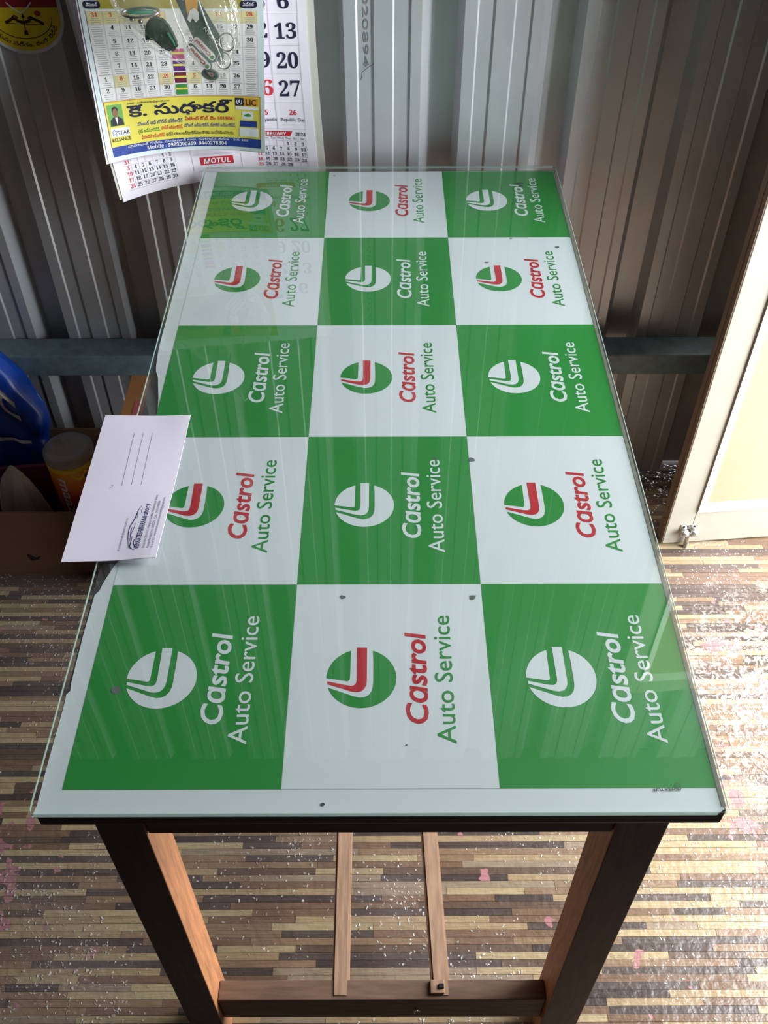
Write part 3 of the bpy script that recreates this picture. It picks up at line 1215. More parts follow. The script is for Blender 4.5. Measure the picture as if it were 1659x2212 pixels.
M_pink = mat('ink_pink', rgb(206, 60, 130), 0.6)
M_wht = mat('ink_white', rgb(240, 240, 240), 0.6)
M_skin = mat('ink_skin', rgb(150, 104, 78), 0.6)
M_olive = mat('ink_olive', rgb(176, 160, 60), 0.6)

# --- rear: motor-oil monthly calendar
rear = thing('wall_calendar', 'large pale pink month calendar with big bold dates behind the smaller yellow one', 'calendar', (0, 1.19, 0.73))
RP = Page(GR, 0.352, 0.306, (0, 1.19, 0.73))
RP.sheet('page', 0, 1, -0.5, 1.0, 0.0, 0.0004, M_page, rear)
RP.sheet('back_page', -0.012, 1.0, -0.5, 0.985, -0.0012, 0.0006, M_back, rear)
RP.sheet('backing_card', 0.93, 1.035, -0.5, 0.96, -0.0022, 0.0007, M_back, rear, ns=4)
W, Hh = RP.W, RP.H


RPUT = RP.put(0.0006)
rows = [0.053, 0.213, 0.376, 0.531]
for k, (fri, sat) in enumerate((('5', '6'), ('12', '13'), ('19', '20'), ('26', '27'))):
    t = rows[k]
    if k == 0:
        word(RPUT, 'date_figure', M_navyink, rear, digits(sat), 0.901 * W, -0.047 * Hh, h=0.026, align='c')
    else:
        word(RPUT, 'date_figure', M_navyink, rear, digits(sat), 0.905 * W, -t * Hh, h=0.026, width=0.0335, align='c')
    word(RPUT, 'date_figure', M_redink if fri == '26' else M_navyink, rear, digits(fri), (0.822 + 0.002 * k) * W, -(t - 0.006) * Hh, h=0.026, align='r')
word(RPUT, 'holiday_figure', M_redink, rear, '26', 0.909 * W, -0.633 * Hh, h=0.0090, align='c', weight=0.01)
word(RPUT, 'holiday_figure', M_redink, rear, '25', 0.793 * W, -0.633 * Hh, h=0.0090, align='r', weight=0.01)
p2 = Print(RPUT)
p2.rect(0.70 * W, 0.885 * W, -0.751 * Hh, -0.723 * Hh, 12, 1)
p2.poly([(0.885 * W, -0.751 * Hh), (0.897 * W, -0.723 * Hh), (0.885 * W, -0.723 * Hh)])
p2.build('month_band', M_redink, rear)
p2 = Print(RPUT)
for k, sday in enumerate(('18', '25')):
    p2.text(digits(sday), 0.729 * W, -(0.892 + 0.0297 * k) * Hh, h=0.0052, align='c')
p2.text(digits('11'), 0.729 * W, -0.862 * Hh, h=0.0052, align='c')
for k, sday in enumerate(('31', '3', '10', '17', '24')):
    p2.text(digits(sday), 0.067 * W, -(0.829 + 0.0303 * k) * Hh, h=0.0058, align='c')
stuff(p2.build('small_red_figures', M_redink, rear))
p2 = Print(RPUT)
p2.rect(0.424 * W, 0.592 * W, -0.906 * Hh, -0.862 * Hh, 10, 2)
p2.build('brand_plate', M_redink, rear)
p1 = Print(RP.put(0.0006))
for k, tt in enumerate((0.077, 0.252, 0.407, 0.566, 0.711)):
    p1.stroke([((0.40 + 0.565 * i / 24) * W, -tt * Hh) for i in range(25)], 0.0003)
for sx_ in (0.962, 0.832):
    p1.stroke([(sx_ * W, -(-0.05 + 0.76 * i / 16) * Hh) for i in range(17)], 0.0003)
cw, rh = 0.0352, 0.0290
for k in range(6):
    tt = 0.773 + rh * k + 0.003
    p1.stroke([((0.712 + 0.248 * i / 12) * W, -tt * Hh) for i in range(13)], 0.00025)
for k in range(7):
    sx_ = 0.747 + cw * k
    p1.stroke([(sx_ * W, -(0.752 + 0.19 * i / 8) * Hh) for i in range(9)], 0.0002)
for k in range(6):
    tt = 0.807 + 0.0303 * k
    p1.stroke([((0.045 + 0.25 * i / 12) * W, -tt * Hh) for i in range(13)], 0.0003)
for k in range(7):
    sx_ = 0.085 + 0.0362 * k
    p1.stroke([(sx_ * W, -(0.79 + 0.165 * i / 8) * Hh) for i in range(9)], 0.0002)
for a, b, c, d in ((0.384, 0.632, 0.849, 0.941), (0.384, 0.632, 0.76, 0.842)):
    q = [(a, c), (b, c), (b, d), (a, d), (a, c)]
    for (s0, t0), (s1, t1) in zip(q[:-1], q[1:]):
        p1.stroke([((s0 + (s1 - s0) * i / 8) * W, -(t0 + (t1 - t0) * i / 8) * Hh) for i in range(9)], 0.0003)
stuff(p1.build('rule_lines', M_greyln, rear))
p1 = Print(RP.put(0.0006))
word(RPUT, 'holiday_name', M_navyink, rear, 'Republic Day', 0.906 * W, -0.668 * Hh, h=0.0060, width=0.039, align='c')
word(RPUT, 'holiday_name', M_navyink, rear, 'Jayanthi', 0.830 * W, -0.668 * Hh, h=0.0060, align='r')
word(RPUT, 'year_figure', M_navyink, rear, digits('2024'), 0.935 * W, -0.7485 * Hh, h=0.0062, width=0.0165, align='c')
for k, wd in enumerate(('Mon', 'Tue', 'Wed', 'Thu', 'Fri', 'Sat')):
    p1.text(wd, (0.766 + cw * k) * W, -0.768 * Hh, h=0.0038, align='c')
for r_, wk in enumerate(((0, 0, 0, 0, 1, 2, 3), (4, 5, 6, 7, 8, 9, 10), (11, 12, 13, 14, 15, 16, 17), (18, 19, 20, 21, 22, 23, 24), (25, 26, 27, 28, 29))):
    for c_, d_ in enumerate(wk):
        if c_ and d_:
            p1.text(digits(str(d_)), (0.730 + cw * c_) * W, -(0.800 + 0.0294 * r_) * Hh, h=0.0052, align='c')
for r_, wk in enumerate(((0, 0, 0, 0, 0, 1, 2), (3, 4, 5, 6, 7, 8, 9), (10, 11, 12, 13, 14, 15, 16), (17, 18, 19, 20, 21, 22, 23), (24, 25, 26, 27, 28, 29, 30))):
    for c_, d_ in enumerate(wk):
        if c_ and d_:
            p1.text(digits(str(d_)), (0.067 + 0.0360 * c_) * W, -(0.829 + 0.0303 * r_) * Hh, h=0.0056, align='c')
stuff(p1.build('small_figures', M_navyink, rear))
word(RP.put(0.0010), 'brand_lettering', M_wht, rear, bold('MOTUL'), 0.508 * W, -0.899 * Hh, h=0.0086, width=0.0475, align='c', weight=0.008, shear=0.15)
word(RP.put(0.0010), 'month_lettering', M_wht, rear, bold('FEBRUARY'), 0.868 * W, -0.746 * Hh, h=0.0052, width=0.042, align='r', shear=0.15)

# --- front: insurance-agent calendar
front = thing('wall_calendar', 'smaller yellow-bannered calendar with Telugu lettering hanging in front of the larger one', 'calendar', (0, 1.17, 0.8))
FP = Page(GF, 0.268, 0.2355, (0, 1.17, 0.8))
FP.sheet('page', 0, 1, -0.45, 1.0, 0.0, 0.0004, M_page2, front)
FP.sheet('back_page', -0.012, 0.99, -0.45, 1.006, -0.0012, 0.0006, M_page, front)
W, Hh = FP.W, FP.H
FPUT = {k: FP.put(v) for k, v in (('a', 0.0005), ('b', 0.0008), ('c', 0.0011), ('d', 0.0014))}


def frect(layer, name, m, rects, nx=8, ny=2):
    q = Print(FPUT[layer])
    for s0, s1, t0, t1 in rects:
        q.rect(s0 * W, s1 * W, -t1 * Hh, -t0 * Hh, nx, ny)
    return q.build(name, m, front)


cs = [0.073 + 0.0865 * i for i in range(5)] + [0.587 + 0.084 * i for i in range(5)]
tr_ = [0.092, 0.173, 0.259, 0.340, 0.416, 0.497, 0.570]
frect('a', 'date_area', M_paper, [(0.028, 0.965, 0.065, 0.628)], 24, 12)
frect('a', 'picture_strip', M_olive, [(0.10, 0.885, -0.4, 0.055)], 20, 6)
frect('a', 'banner', M_yel, [(0.036, 0.974, 0.636, 0.916)], 24, 6)
frect('a', 'banner_foot', M_blue, [(0.036, 0.974, 0.916, 0.976)], 24, 2)
p1 = Print(FPUT['b'])
for tt in (0.636,):
    p1.stroke([((0.034 + 0.942 * i / 24) * W, -tt * Hh) for i in range(25)], 0.0007)
for s_ in (0.036, 0.974):
    p1.stroke([(s_ * W, -(0.636 + 0.28 * i / 10) * Hh) for i in range(11)], 0.0005)
p1.build('banner_border', M_orange, front)
# dates
pk_, pr_, pl_, pt_ = (Print(FP.put(0.0009)), Print(FP.put(0.0009)), Print(FPUT['b']), Print(FPUT['b']))
left_cols = [['31', None, None, None, None, '1', '2'], ['3', '4', '5', '6', '7', '8', '9'], ['10', '11', '12', '13', '14', '15', '16'],
             ['17', '18', '19', '20', '21', '22', '23'], ['24', '25', '26', '27', '28', '29', '30']]
right_cols = [['', '1', '2', '3', '4', '5', '6'], ['7', '8', '9', '10', '11', '12', '13'], ['14', '15', '16', '17', '18', '19', '20'],
              ['21', '22', '23', '24', '25', '26', '27'], ['28', '29', '30', None, None, None, None]]
redset = {(0, 0), (1, 0), (2, 0), (3, 0), (4, 0), (1, 5), (4, 5), (5, 5), (9, 0), (6, 0), (7, 0), (8, 0)}
for c_, colm in enumerate(left_cols + right_cols):
    for r_, d_ in enumerate(colm):
        s_, t_ = cs[c_], tr_[r_]
        slope = 0.0 if c_ > 1 else 0.0
        if d_ == '':
            continue
        if (c_, r_) in redset:
            py_ = Print(FP.put(0.0007))
            py_.rect((s_ - 0.041) * W, (s_ + 0.041) * W, -(t_ + 0.056) * Hh, -(t_ - 0.022) * Hh, 2, 2)
            py_.build('holiday_cell', M_yelpale, front)
        if d_:
            (pr_ if (c_, r_) in redset else pk_).text(digits(d_), s_ * W, -(t_ + 0.012) * Hh, h=0.0062, align='c')
            for q in range(3):
                ww = 0.022 + 0.009 * ((c_ * 3 + r_ * 5 + q * 7) % 4) / 4
                pt_.rect((s_ - ww) * W, (s_ + ww) * W, -(t_ + 0.0245 + 0.0125 * q) * Hh, -(t_ + 0.0205 + 0.0125 * q) * Hh, 1, 1)
        else:
            for q in range(6):
                ww = 0.024 + 0.012 * ((c_ * 3 + r_ * 5 + q * 7) % 4) / 4
                pt_.rect((s_ - ww) * W, (s_ + ww) * W, -(t_ - 0.015 + 0.0135 * q) * Hh, -(t_ - 0.019 + 0.0135 * q) * Hh, 1, 1)
for r_ in range(8):
    tt = 0.0705 + 0.0795 * r_
    for a, b in ((0.03, 0.463), (0.545, 0.965)):
        pl_.stroke([((a + (b - a) * i / 12) * W, -tt * Hh) for i in range(13)], 0.0002)
for k in range(6):
    for base in (0.03 + 0.0865 * k, 0.545 + 0.084 * k):
        pl_.stroke([(base * W, -(0.0705 + 0.5565 * i / 12) * Hh) for i in range(13)], 0.0002)
stuff(pk_.build('date_figures', M_blackink, front))
stuff(pr_.build('red_date_figures', M_redink, front))
stuff(pl_.build('rule_lines', M_greyln, front))
stuff(pt_.build('small_text_lines', M_greytx, front))
# coloured centre column
for k, (m_, nm) in enumerate(((M_pink, 'pink'), (M_purple, 'purple'), (M_maroon, 'maroon'), (M_green2, 'green'))):
    t0 = 0.318 + 0.0785 * k
    frect('b', 'planet_tab', m_, [(0.470, 0.540, t0, t0 + 0.069)], 2, 2)
    frect('c', 'planet_band', M_yel, [(0.470, 0.540, t0 + 0.022, t0 + 0.036)], 2, 1)
# dark oval month badges
for s_ in (0.069, 0.920):
    q = Print(FPUT['b'])
    q.poly([((s_ + 0.046 * math.copysign(abs(math.cos(a)) ** 0.6, math.cos(a))) * W, -(0.028 + 0.026 * math.copysign(abs(math.sin(a)) ** 0.7, math.sin(a))) * Hh)
            for a in [2 * math.pi * k / 32 for k in range(32)]])
    q.build('month_badge', M_navyink, front)
word(FPUT['c'], 'badge_lettering', M_wht, front, 'డిసెంబర్', 0.069 * W, -0.037 * Hh, h=0.0048, width=0.017, align='c', weight=0.01)
word(FPUT['c'], 'badge_lettering', M_wht, front, 'ఏప్రిల్', 0.920 * W, -0.037 * Hh, h=0.0048, width=0.017, align='c', weight=0.01)
# banner lettering
word(FPUT['c'], 'name_lettering', M_navyink, front, 'కె. సుధాకర్', 0.163 * W, -0.745 * Hh, h=0.0165, width=0.172, weight=0.022, res=4)
word(FPUT['c'], 'dark_lettering', M_blackink, front, 'Email : sudhakarlic@gmail.com', 0.168 * W, -0.664 * Hh, h=0.0030, width=0.068)
word(FPUT['c'], 'dark_lettering', M_blackink, front, 'అన్ని రకాల ఇన్సూరెన్సుల కొరకు సంప్రదించగలరు.', 0.375 * W, -0.892 * Hh, h=0.0048, width=0.116, weight=0.006)
word(FPUT['c'], 'dark_lettering', M_blackink, front, 'RELIANCE', 0.046 * W, -0.884 * Hh, h=0.0048, width=0.0305, weight=0.006)
word(FPUT['c'], 'dark_lettering', M_blackink, front, 'STAR', 0.083 * W, -0.845 * Hh, h=0.0058, width=0.020)
word(FPUT['c'], 'blue_lettering', M_blue, front, 'మెంబర్ ఆఫ్ బోర్డ్ మేనేజర్స్', 0.208 * W, -0.806 * Hh, h=0.0052, width=0.076, weight=0.006)
word(FPUT['c'], 'blue_lettering', M_blue, front, 'మోటార్ ఇన్సూరెన్స్, ట్రావెల్ ఇన్సూరెన్స్,', 0.495 * W, -0.842 * Hh, h=0.0050, width=0.087, weight=0.006)
word(FPUT['c'], 'red_lettering', M_redink, front, 'ఏజెంట్ కోడ్ నెం 1019041', 0.505 * W, -0.797 * Hh, h=0.0056, width=0.083, weight=0.012)
word(FPUT['c'], 'red_lettering', M_redink, front, 'హెల్త్ ఇన్సూరెన్స్,', 0.350 * W, -0.848 * Hh, h=0.0050, width=0.036, weight=0.006)
word(FPUT['c'], 'red_lettering', M_redink, front, 'ఫ్యామిలీ ఇన్సూరెన్స్', 0.222 * W, -0.894 * Hh, h=0.0050, width=0.039, weight=0.006)
word(FPUT['c'], 'green_lettering', M_green2, front, 'లైఫ్ ఇన్సూరెన్స్,', 0.208 * W, -0.853 * Hh, h=0.0050, width=0.036, weight=0.006)
word(FPUT['c'], 'foot_lettering', M_wht, front, bold('Mobile : 9989300369, 9440278304'), 0.247 * W, -0.966 * Hh, h=0.0056, width=0.137)
word(FPUT['c'], 'foot_lettering', M_wht, front, 'హైదరాబాద్ రోడ్డు, మియాపూర్ గూడ, రంగారెడ్డి జిల్లా - 501 205', 0.130 * W, -0.935 * Hh, h=0.0032, width=0.205, weight=0.006)
# portrait photo: plain figure in a dark suit on green
frect('b', 'portrait_ground', mat('portrait_green', rgb(120, 180, 90), 0.6), [(0.046, 0.134, 0.655, 0.790)], 3, 3)
q = Print(FPUT['c'])
q.poly([((0.0535 + 0.0 * k) * W, -0.787 * Hh) for k in range(1)] + [(0.056 * W, -0.752 * Hh), (0.075 * W, -0.732 * Hh), (0.106 * W, -0.731 * Hh), (0.127 * W, -0.750 * Hh), (0.131 * W, -0.787 * Hh)])
q.poly([((0.090 + 0.0185 * math.cos(a)) * W, -(0.690 + 0.022 * math.sin(a)) * Hh) for a in [2 * math.pi * k / 20 for k in range(20)]])
q.build('portrait_suit', M_blackink, front)
q = Print(FPUT['d'])
q.poly([((0.090 + 0.0155 * math.cos(a)) * W, -(0.706 + 0.026 * math.sin(a)) * Hh) for a in [2 * math.pi * k / 20 for k in range(20)]])
q.build('portrait_face', M_skin, front)
q = Print(FPUT['d'])
q.poly([(0.084 * W, -0.734 * Hh), (0.098 * W, -0.733 * Hh), (0.092 * W, -0.785 * Hh)])
q.build('portrait_shirt', M_page, front)
frect('b', 'logo_card', M_wht, [(0.044, 0.158, 0.802, 0.857)], 3, 2)
q = Print(FPUT['c'])
st = []
for k in range(11):
    a = math.pi / 2 + k * math.pi / 5
    rr = 0.0052 if k % 2 == 0 else 0.0022
    st.append((0.066 * W + rr * math.cos(a), -0.829 * Hh + rr * math.sin(a)))
q.stroke(st, 0.0004)
q.build('star_mark', M_blue, front)
frect('b', 'emblem_square', M_navyink, [(0.822, 0.873, 0.645, 0.698)], 2, 2)
frect('b', 'emblem_plate', M_orange, [(0.876, 0.962, 0.645, 0.698)], 2, 2)
for r_ in ((0.822, 0.962, 0.703, 0.722), (0.862, 0.930, 0.735, 0.786), (0.842, 0.962, 0.845, 0.902)):
    frect('b', 'logo_card', M_wht, [r_], 2, 2)
frect('b', 'logo_plate', M_blue, [(0.848, 0.952, 0.797, 0.838)], 2, 2)
q = Print(FPUT['c'])
q.text('LIC', 0.919 * W, -0.693 * Hh, h=0.0092, width=0.0165, align='c', weight=0.01)
q.build('emblem_lettering', M_blackink, front)
q = Print(FPUT['c'])
cxm, cym = 0.8475 * W, -0.672 * Hh
for sgn in (-1, 1):
    q.stroke(smooth_path([(cxm + sgn * 0.0040, cym + 0.0030), (cxm + sgn * 0.0036, cym - 0.0020), (cxm + sgn * 0.0010, cym - 0.0040)], 4), 0.0006)
q.poly([(cxm + 0.0014 * math.cos(k * 0.6), cym + 0.0012 + 0.0024 * math.sin(k * 0.6)) for k in range(10)])
q.build('hands_mark', M_wht, front)
q = Print(FPUT['c'])
q.poly([(0.873 * W, -0.763 * Hh), (0.89 * W, -0.752 * Hh), (0.90 * W, -0.745 * Hh), (0.915 * W, -0.757 * Hh), (0.921 * W, -0.765 * Hh), (0.895 * W, -0.770 * Hh)])
q.build('leaf_mark', M_green2, front)

# ------------------------------------------------------------------ sticker on the wall
stk = thing('wall_sticker', 'red and yellow round-bottomed sticker with a bow and arrow', 'sticker', (-0.27, YW, 0.99))
M_stw = mat('sticker_white', rgb(220, 214, 214), 0.5)
M_sty = mat('sticker_yellow', rgb(214, 186, 30), 0.5, 0, 0.05, 20)
M_str = mat('sticker_red', rgb(140, 24, 34), 0.5)
M_stk = mat('sticker_dark', rgb(60, 26, 16), 0.5)


def half_round(cx, cz, r, ztop, squash=0.92, n=40):
    pts = [(cx + r, ztop)]
    for k in range(n + 1):
        a = -math.pi * k / n
        pts.append((cx + r * math.cos(a), cz + r * squash * math.sin(a)))
    pts.append((cx - r, ztop))
    return pts


SCX, SCZ = -0.2845, 1.0040


def sput(off):
    return lambda a, b: (a + 0.27, -off, b - 0.99)


q = Print(sput(0.0006))
q.poly(half_round(SCX, SCZ, 0.0665, 1.09, 0.84))
q.build('border', M_stw, stk)
q = Print(sput(0.0009))
q.poly(half_round(SCX, SCZ, 0.0610, 1.0185, 0.83))
q.build('yellow_field', M_sty, stk)
q = Print(sput(0.0009))
q.rect(SCX - 0.0605, SCX + 0.0605, 1.0188, 1.086)
q.build('red_field', M_str, stk)
q = Print(sput(0.0012))
q.stroke([(SCX + 0.0475 * math.cos(a), SCZ + 0.0318 * math.sin(a)) for a in [-math.pi * k / 32 for k in range(33)]], 0.0006)
q.stroke(smooth_path([(-0.3118, 0.9955), (-0.306, 0.999), (-0.297, 1.0025), (-0.290, 0.9985), (-0.2824, 0.997), (-0.275, 0.9985), (-0.268, 1.002), (-0.258, 0.998), (-0.2513, 0.9935)]), 0.0021)
q.stroke([(-0.311, 0.9955), (-0.2515, 0.9925)], 0.0006)
q.stroke([(-0.2817, 1.008), (-0.2832, 0.980)], 0.0007)
q.poly([(-0.2845, 1.0035), (-0.279, 1.0035), (-0.2815, 1.0105)])
q.poly([(-0.2850, 0.9850), (-0.2805, 0.9850), (-0.2795, 0.9775), (-0.2865, 0.9775)])
for cx_, cz_, w_ in ((-0.295, 1.006, 0.0050), (-0.270, 1.0045, 0.0055)):
    q.stroke([(cx_ - w_, cz_ - 0.002), (cx_, cz_ + 0.001), (cx_ + w_, cz_ - 0.003)], 0.0012)


def arc_text(p, s, a0, a1, rx, rz, h):
    vs_, ts = text2d(s, 0.012, 0.0)
    x0, x1 = min(v[0] for v in vs_), max(v[0] for v in vs_)
    pts = []
    for vx, vy in vs_:
        a = a0 + (a1 - a0) * (vx - x0) / (x1 - x0)
        k = -h * vy / 0.7
        pts.append((SCX + (rx + k) * math.cos(a), SCZ + (rz + k) * math.sin(a)))
    p.tri(pts, ts)


arc_text(q, 'కురుమ వర్గం. రంగా రెడ్డి', math.radians(-158), math.radians(-18), 0.0565, 0.0445, 0.0062)
q.build('bow_and_lettering', M_stk, stk)
q = Print(sput(0.0013))
for s_ in (-1, 1):
    q.stroke(smooth_path([(-0.2835, 1.010), (-0.2835 + s_ * 0.010, 1.017), (-0.2835 + s_ * 0.020, 1.0265)]), [0.0010] * 12 + [0.0003])
q.build('crossed_blades', M_stw, stk)
q = Print(sput(0.0013))
q.poly([(-0.2575 + 0.005 * math.cos(k * 0.5), 1.0100 + 0.0040 * math.sin(k * 0.5)) for k in range(12)])
q.build('red_spot', M_str, stk)

# ------------------------------------------------------------------ clear bag of key rings hanging before the calendars
M_film = clear_film('bag_film', (0.965, 0.965, 0.95, 1), 1.5, 0.10, 1.0, bump=0.9, bscale=55, haze=0.10, hazecol=(0.95, 0.93, 0.86, 1))
bag = thing('plastic_bag', 'clear plastic bag of key rings hanging in front of the calendars', 'bag', (0, 1.10, 0.95))
levels = [  # z, left x, right x, depth
    (0.9475, 0.018, 0.034, 0.004), (0.953, 0.010, 0.046, 0.010), (0.961, 0.003, 0.0520, 0.015), (0.975, -0.016, 0.058, 0.018), (0.990, -0.036, 0.063, 0.020),
    (1.003, -0.056, 0.067, 0.021), (1.016, -0.073, 0.072, 0.022), (1.032, -0.090, 0.076, 0.023), (1.048, -0.106, 0.076, 0.022), (1.066, -0.112, 0.074, 0.020),
    (1.10, -0.090, 0.064, 0.018), (1.15, -0.050, 0.044, 0.016), (1.19, -0.018, 0.020, 0.010), (1.215, -0.006, 0.010, 0.006)]
bv, bf = [], []
NB_ = 40
for z, xl, xr, dp in levels:
    for k in range(NB_):
        a = 2 * math.pi * k / NB_
        wr = 1 + 0.10 * math.sin(5 * a + z * 60) + 0.06 * math.sin(11 * a - z * 90)
        ca = math.cos(a)
        bv.append((0.5 * (xl + xr) + 0.5 * (xr - xl) * ca, dp * math.sin(a) * wr - 0.004, z - 0.95))
for i in range(len(levels) - 1):
    for k in range(NB_):
        a, b = i * NB_ + k, i * NB_ + (k + 1) % NB_
        bf.append((a, b, b + NB_, a + NB_))
bf.append(tuple(range(NB_ - 1, -1, -1)))
link('film', mesh_from('film', bv, bf, True), M_film, bag)
M_seam = clear_film('bag_fold', (0.85, 0.85, 0.82, 1), 1.6, 0.2, 1.0, haze=0.22, hazecol=(0.95, 0.94, 0.9, 1))
for pts in ([(-0.106, -0.012, 0.098), (-0.070, -0.022, 0.063), (-0.036, -0.020, 0.041), (0.006, -0.016, 0.012)],
            [(-0.022, -0.026, 0.155), (-0.014, -0.027, 0.098), (-0.006, -0.026, 0.070), (0.004, -0.023, 0.042)],
            [(0.016, -0.026, 0.155), (0.028, -0.027, 0.098), (0.040, -0.026, 0.060), (0.046, -0.022, 0.036)],
            [(0.060, -0.018, 0.15), (0.073, -0.012, 0.086), (0.068, -0.012, 0.052), (0.052, -0.010, 0.012)]):
    sp = smooth_path(pts, 6)
    tube('fold', sp, [0.00015 + 0.0012 * math.sin(math.pi * i / (len(sp) - 1)) ** 0.7 for i in range(len(sp))], M_seam, bag, 6)
tube('bag_string', smooth_path([(0.001, -0.004, 0.258), (0.002, 0.02, 0.30), (0.002, 0.08, 0.335), (0.002, 0.100, 0.345)], 5), 0.0012, M_back, bag, 6)
nl = tube('nail', [(0.002, YW + 0.002, 1.293), (0.002, YW - 0.03, 1.299)], 0.0018, M_dark)
tag(nl, 'steel nail in the wall carrying the plastic bag', 'nail')
nl2 = tube('nail', [(-0.03, YW + 0.002, 1.196), (-0.03, YW - 0.05, 1.2)], 0.0018, M_dark)
tag(nl2, 'steel nail in the wall carrying the two calendars', 'nail')

M_fobg = mat('fob_dark_green', rgb(18, 62, 48), 0.35, 0, 0.2, 60)
M_fobk = mat('fob_black', rgb(28, 28, 28), 0.35)
M_fobl = mat('fob_label_white', rgb(236, 232, 224), 0.4)
M_teal = mat('fob_teal', rgb(70, 170, 140), 0.3)
YB = 1.096


def extr(name, pts, y0, y1, m, par, bevel=0.0):
    """outline in x, z extruded along y"""
    bm = bmesh.new()
    v = [bm.verts.new((a, y0, b)) for a, b in pts]
    f = bm.faces.new(v)
    r = bmesh.ops.extrude_face_region(bm, geom=[f])
    for e in r['geom']:
        if isinstance(e, bmesh.types.BMVert):
            e.co.y = y1
    if bevel:
        bmesh.ops.bevel(bm, geom=list(bm.edges), offset=bevel, segments=2, affect='EDGES')
    return link(name, finish(bm, name), m, par)


def bar_fob(cx, cz, dy, ang, length, wid, label, text_):
    t = thing('key_ring', label, 'key ring', (cx, YB + dy, cz), (0, 0, 0))
    ca, sa = math.cos(ang), math.sin(ang)

    def ro(u, v):
        return (u * ca - v * sa, u * sa + v * ca)
    def stad(l, w, n=8):
        o_ = []
        for k in range(n + 1):
            a = -math.pi / 2 + math.pi * k / n
            o_.append(ro(l / 2 - w / 2 + w / 2 * math.cos(a), w / 2 * math.sin(a)))
        for k in range(n + 1):
            a = math.pi / 2 + math.pi * k / n
            o_.append(ro(-l / 2 + w / 2 + w / 2 * math.cos(a), w / 2 * math.sin(a)))
        return o_
    extr('body', stad(length, wid), -0.003, 0.003, M_fobg, t, 0.0008)
    extr('label_plate', stad(length * 0.93, wid * 0.86), -0.0036, -0.0028, M_fobl, t)
    q = Print(lambda a, b: (ro(a, b)[0], -0.0039, ro(a, b)[1]))
    if text_:
        q.text('Castrol', -length * 0.27, -wid * 0.20, h=wid * 0.42, width=length * 0.66, weight=0.03, shear=0.15)
        q.build('lettering', M_red, t)
    q = Print(lambda a, b: (ro(a, b)[0], -0.0039, ro(a, b)[1]))
    q.poly([(-length * 0.36 + wid * 0.24 * math.cos(k * 0.4), wid * 0.24 * math.sin(k * 0.4)) for k in range(16)])
    q.build('logo_dot', M_green, t)
    return t


def ring(t, cx, cz, r, tilt=0.2, dy=0.0):
    tube('split_ring', [(cx + r * math.cos(a), dy + r * tilt * math.sin(a), cz + r * math.sin(a)) for a in [2 * math.pi * k / 28 for k in range(28)]], 0.0011, M_chrome, t, 8, True)


tA = math.atan2(0.0305, -0.0264)
k1 = bar_fob(0.0196, 0.9985, -0.006, tA, 0.044, 0.0125, 'white labelled key ring bar nearest the top of the bag pile', True)
k2 = bar_fob(0.0105, 0.9868, -0.009, tA, 0.046, 0.0125, 'white labelled key ring bar lower in the bag beside the dark fob', True)
ring(k1, 0.035, 0.009, 0.0118, 0.25, -0.002)
ring(k2, 0.036, -0.0065, 0.0108, 0.3, 0.002)
# oval fob at the tip
ov = thing('key_ring', 'oval dark green metal key fob at the bottom tip of the bag', 'key ring', (0.0225, YB - 0.002, 0.9585))
a_ = -0.20


def ell(rx, rz, n=28):
    return [(rx * math.cos(k * 2 * math.pi / n) * math.cos(a_) - rz * math.sin(k * 2 * math.pi / n) * math.sin(a_),
             rx * math.cos(k * 2 * math.pi / n) * math.sin(a_) + rz * math.sin(k * 2 * math.pi / n) * math.cos(a_)) for k in range(n)]


extr('rim', ell(0.0135, 0.0085), -0.0025, 0.0025, M_chrome, ov, 0.0006)
extr('face_plate', ell(0.0115, 0.0068), -0.0032, -0.002, M_fobg, ov)
q = Print(lambda a, b: (a, -0.0036, b))
q.text('Ca', 0.006, 0.002, h=0.005, ang=math.radians(165), weight=0.02)
q.build('lettering', M_redpale, ov)
# dark green folded fob / cap
fb = thing('key_ring', 'dark green plastic bottle-cap shaped fob folded in the bag', 'key ring', (-0.045, YB, 1.015))
extr('body', [(-0.0233, -0.0035), (-0.019, 0.016), (-0.010, 0.0255), (0.004, 0.0250), (0.013, 0.0175), (0.0190, 0.005), (0.0245, -0.013), (0.0235, -0.0175),
              (0.0135, -0.0225), (0.003, -0.019), (-0.006, -0.010), (-0.013, -0.0035)], -0.008, 0.007, M_fobg, fb, 0.003)
extr('fold_flap', [(-0.022, -0.003), (-0.017, 0.014), (-0.006, 0.010), (-0.004, -0.006), (-0.013, -0.0032)], -0.0105, -0.0075, M_fobg, fb, 0.001)
extr('edge_strip', [(0.0120, 0.0065), (0.0142, 0.0072), (0.0218, -0.0085), (0.0205, -0.0130), (0.0190, -0.0080)], -0.0105, -0.0075, M_teal, fb, 0.0005)
# flat metal clasp
cp = thing('key_ring', 'shiny flat oval metal clasp at the left of the bag', 'key ring', (-0.0685, YB - 0.002, 1.0475))
tube('clasp_ring', [(0.027 * math.cos(a), 0.012 * math.sin(a), 0.0028 * math.sin(a + 0.4)) for a in [2 * math.pi * k / 30 for k in range(30)]], 0.0022, M_chrome, cp, 8, True)
lathe('clasp_disc', [(0.021, -0.0008), (0.022, 0.0), (0.021, 0.0008)], M_teal, cp, 30, center=(0, 0, 0.0005), squash=(1, 0.42))
for a, b in ((-0.012, -0.007), (0.000, -0.010)):
    lathe('clasp_bead', [(0.001, -0.003), (0.0034, -0.0016), (0.0036, 0.0012), (0.0012, 0.003)], M_chrome, cp, 14, center=(a, -0.010, b + 0.001))
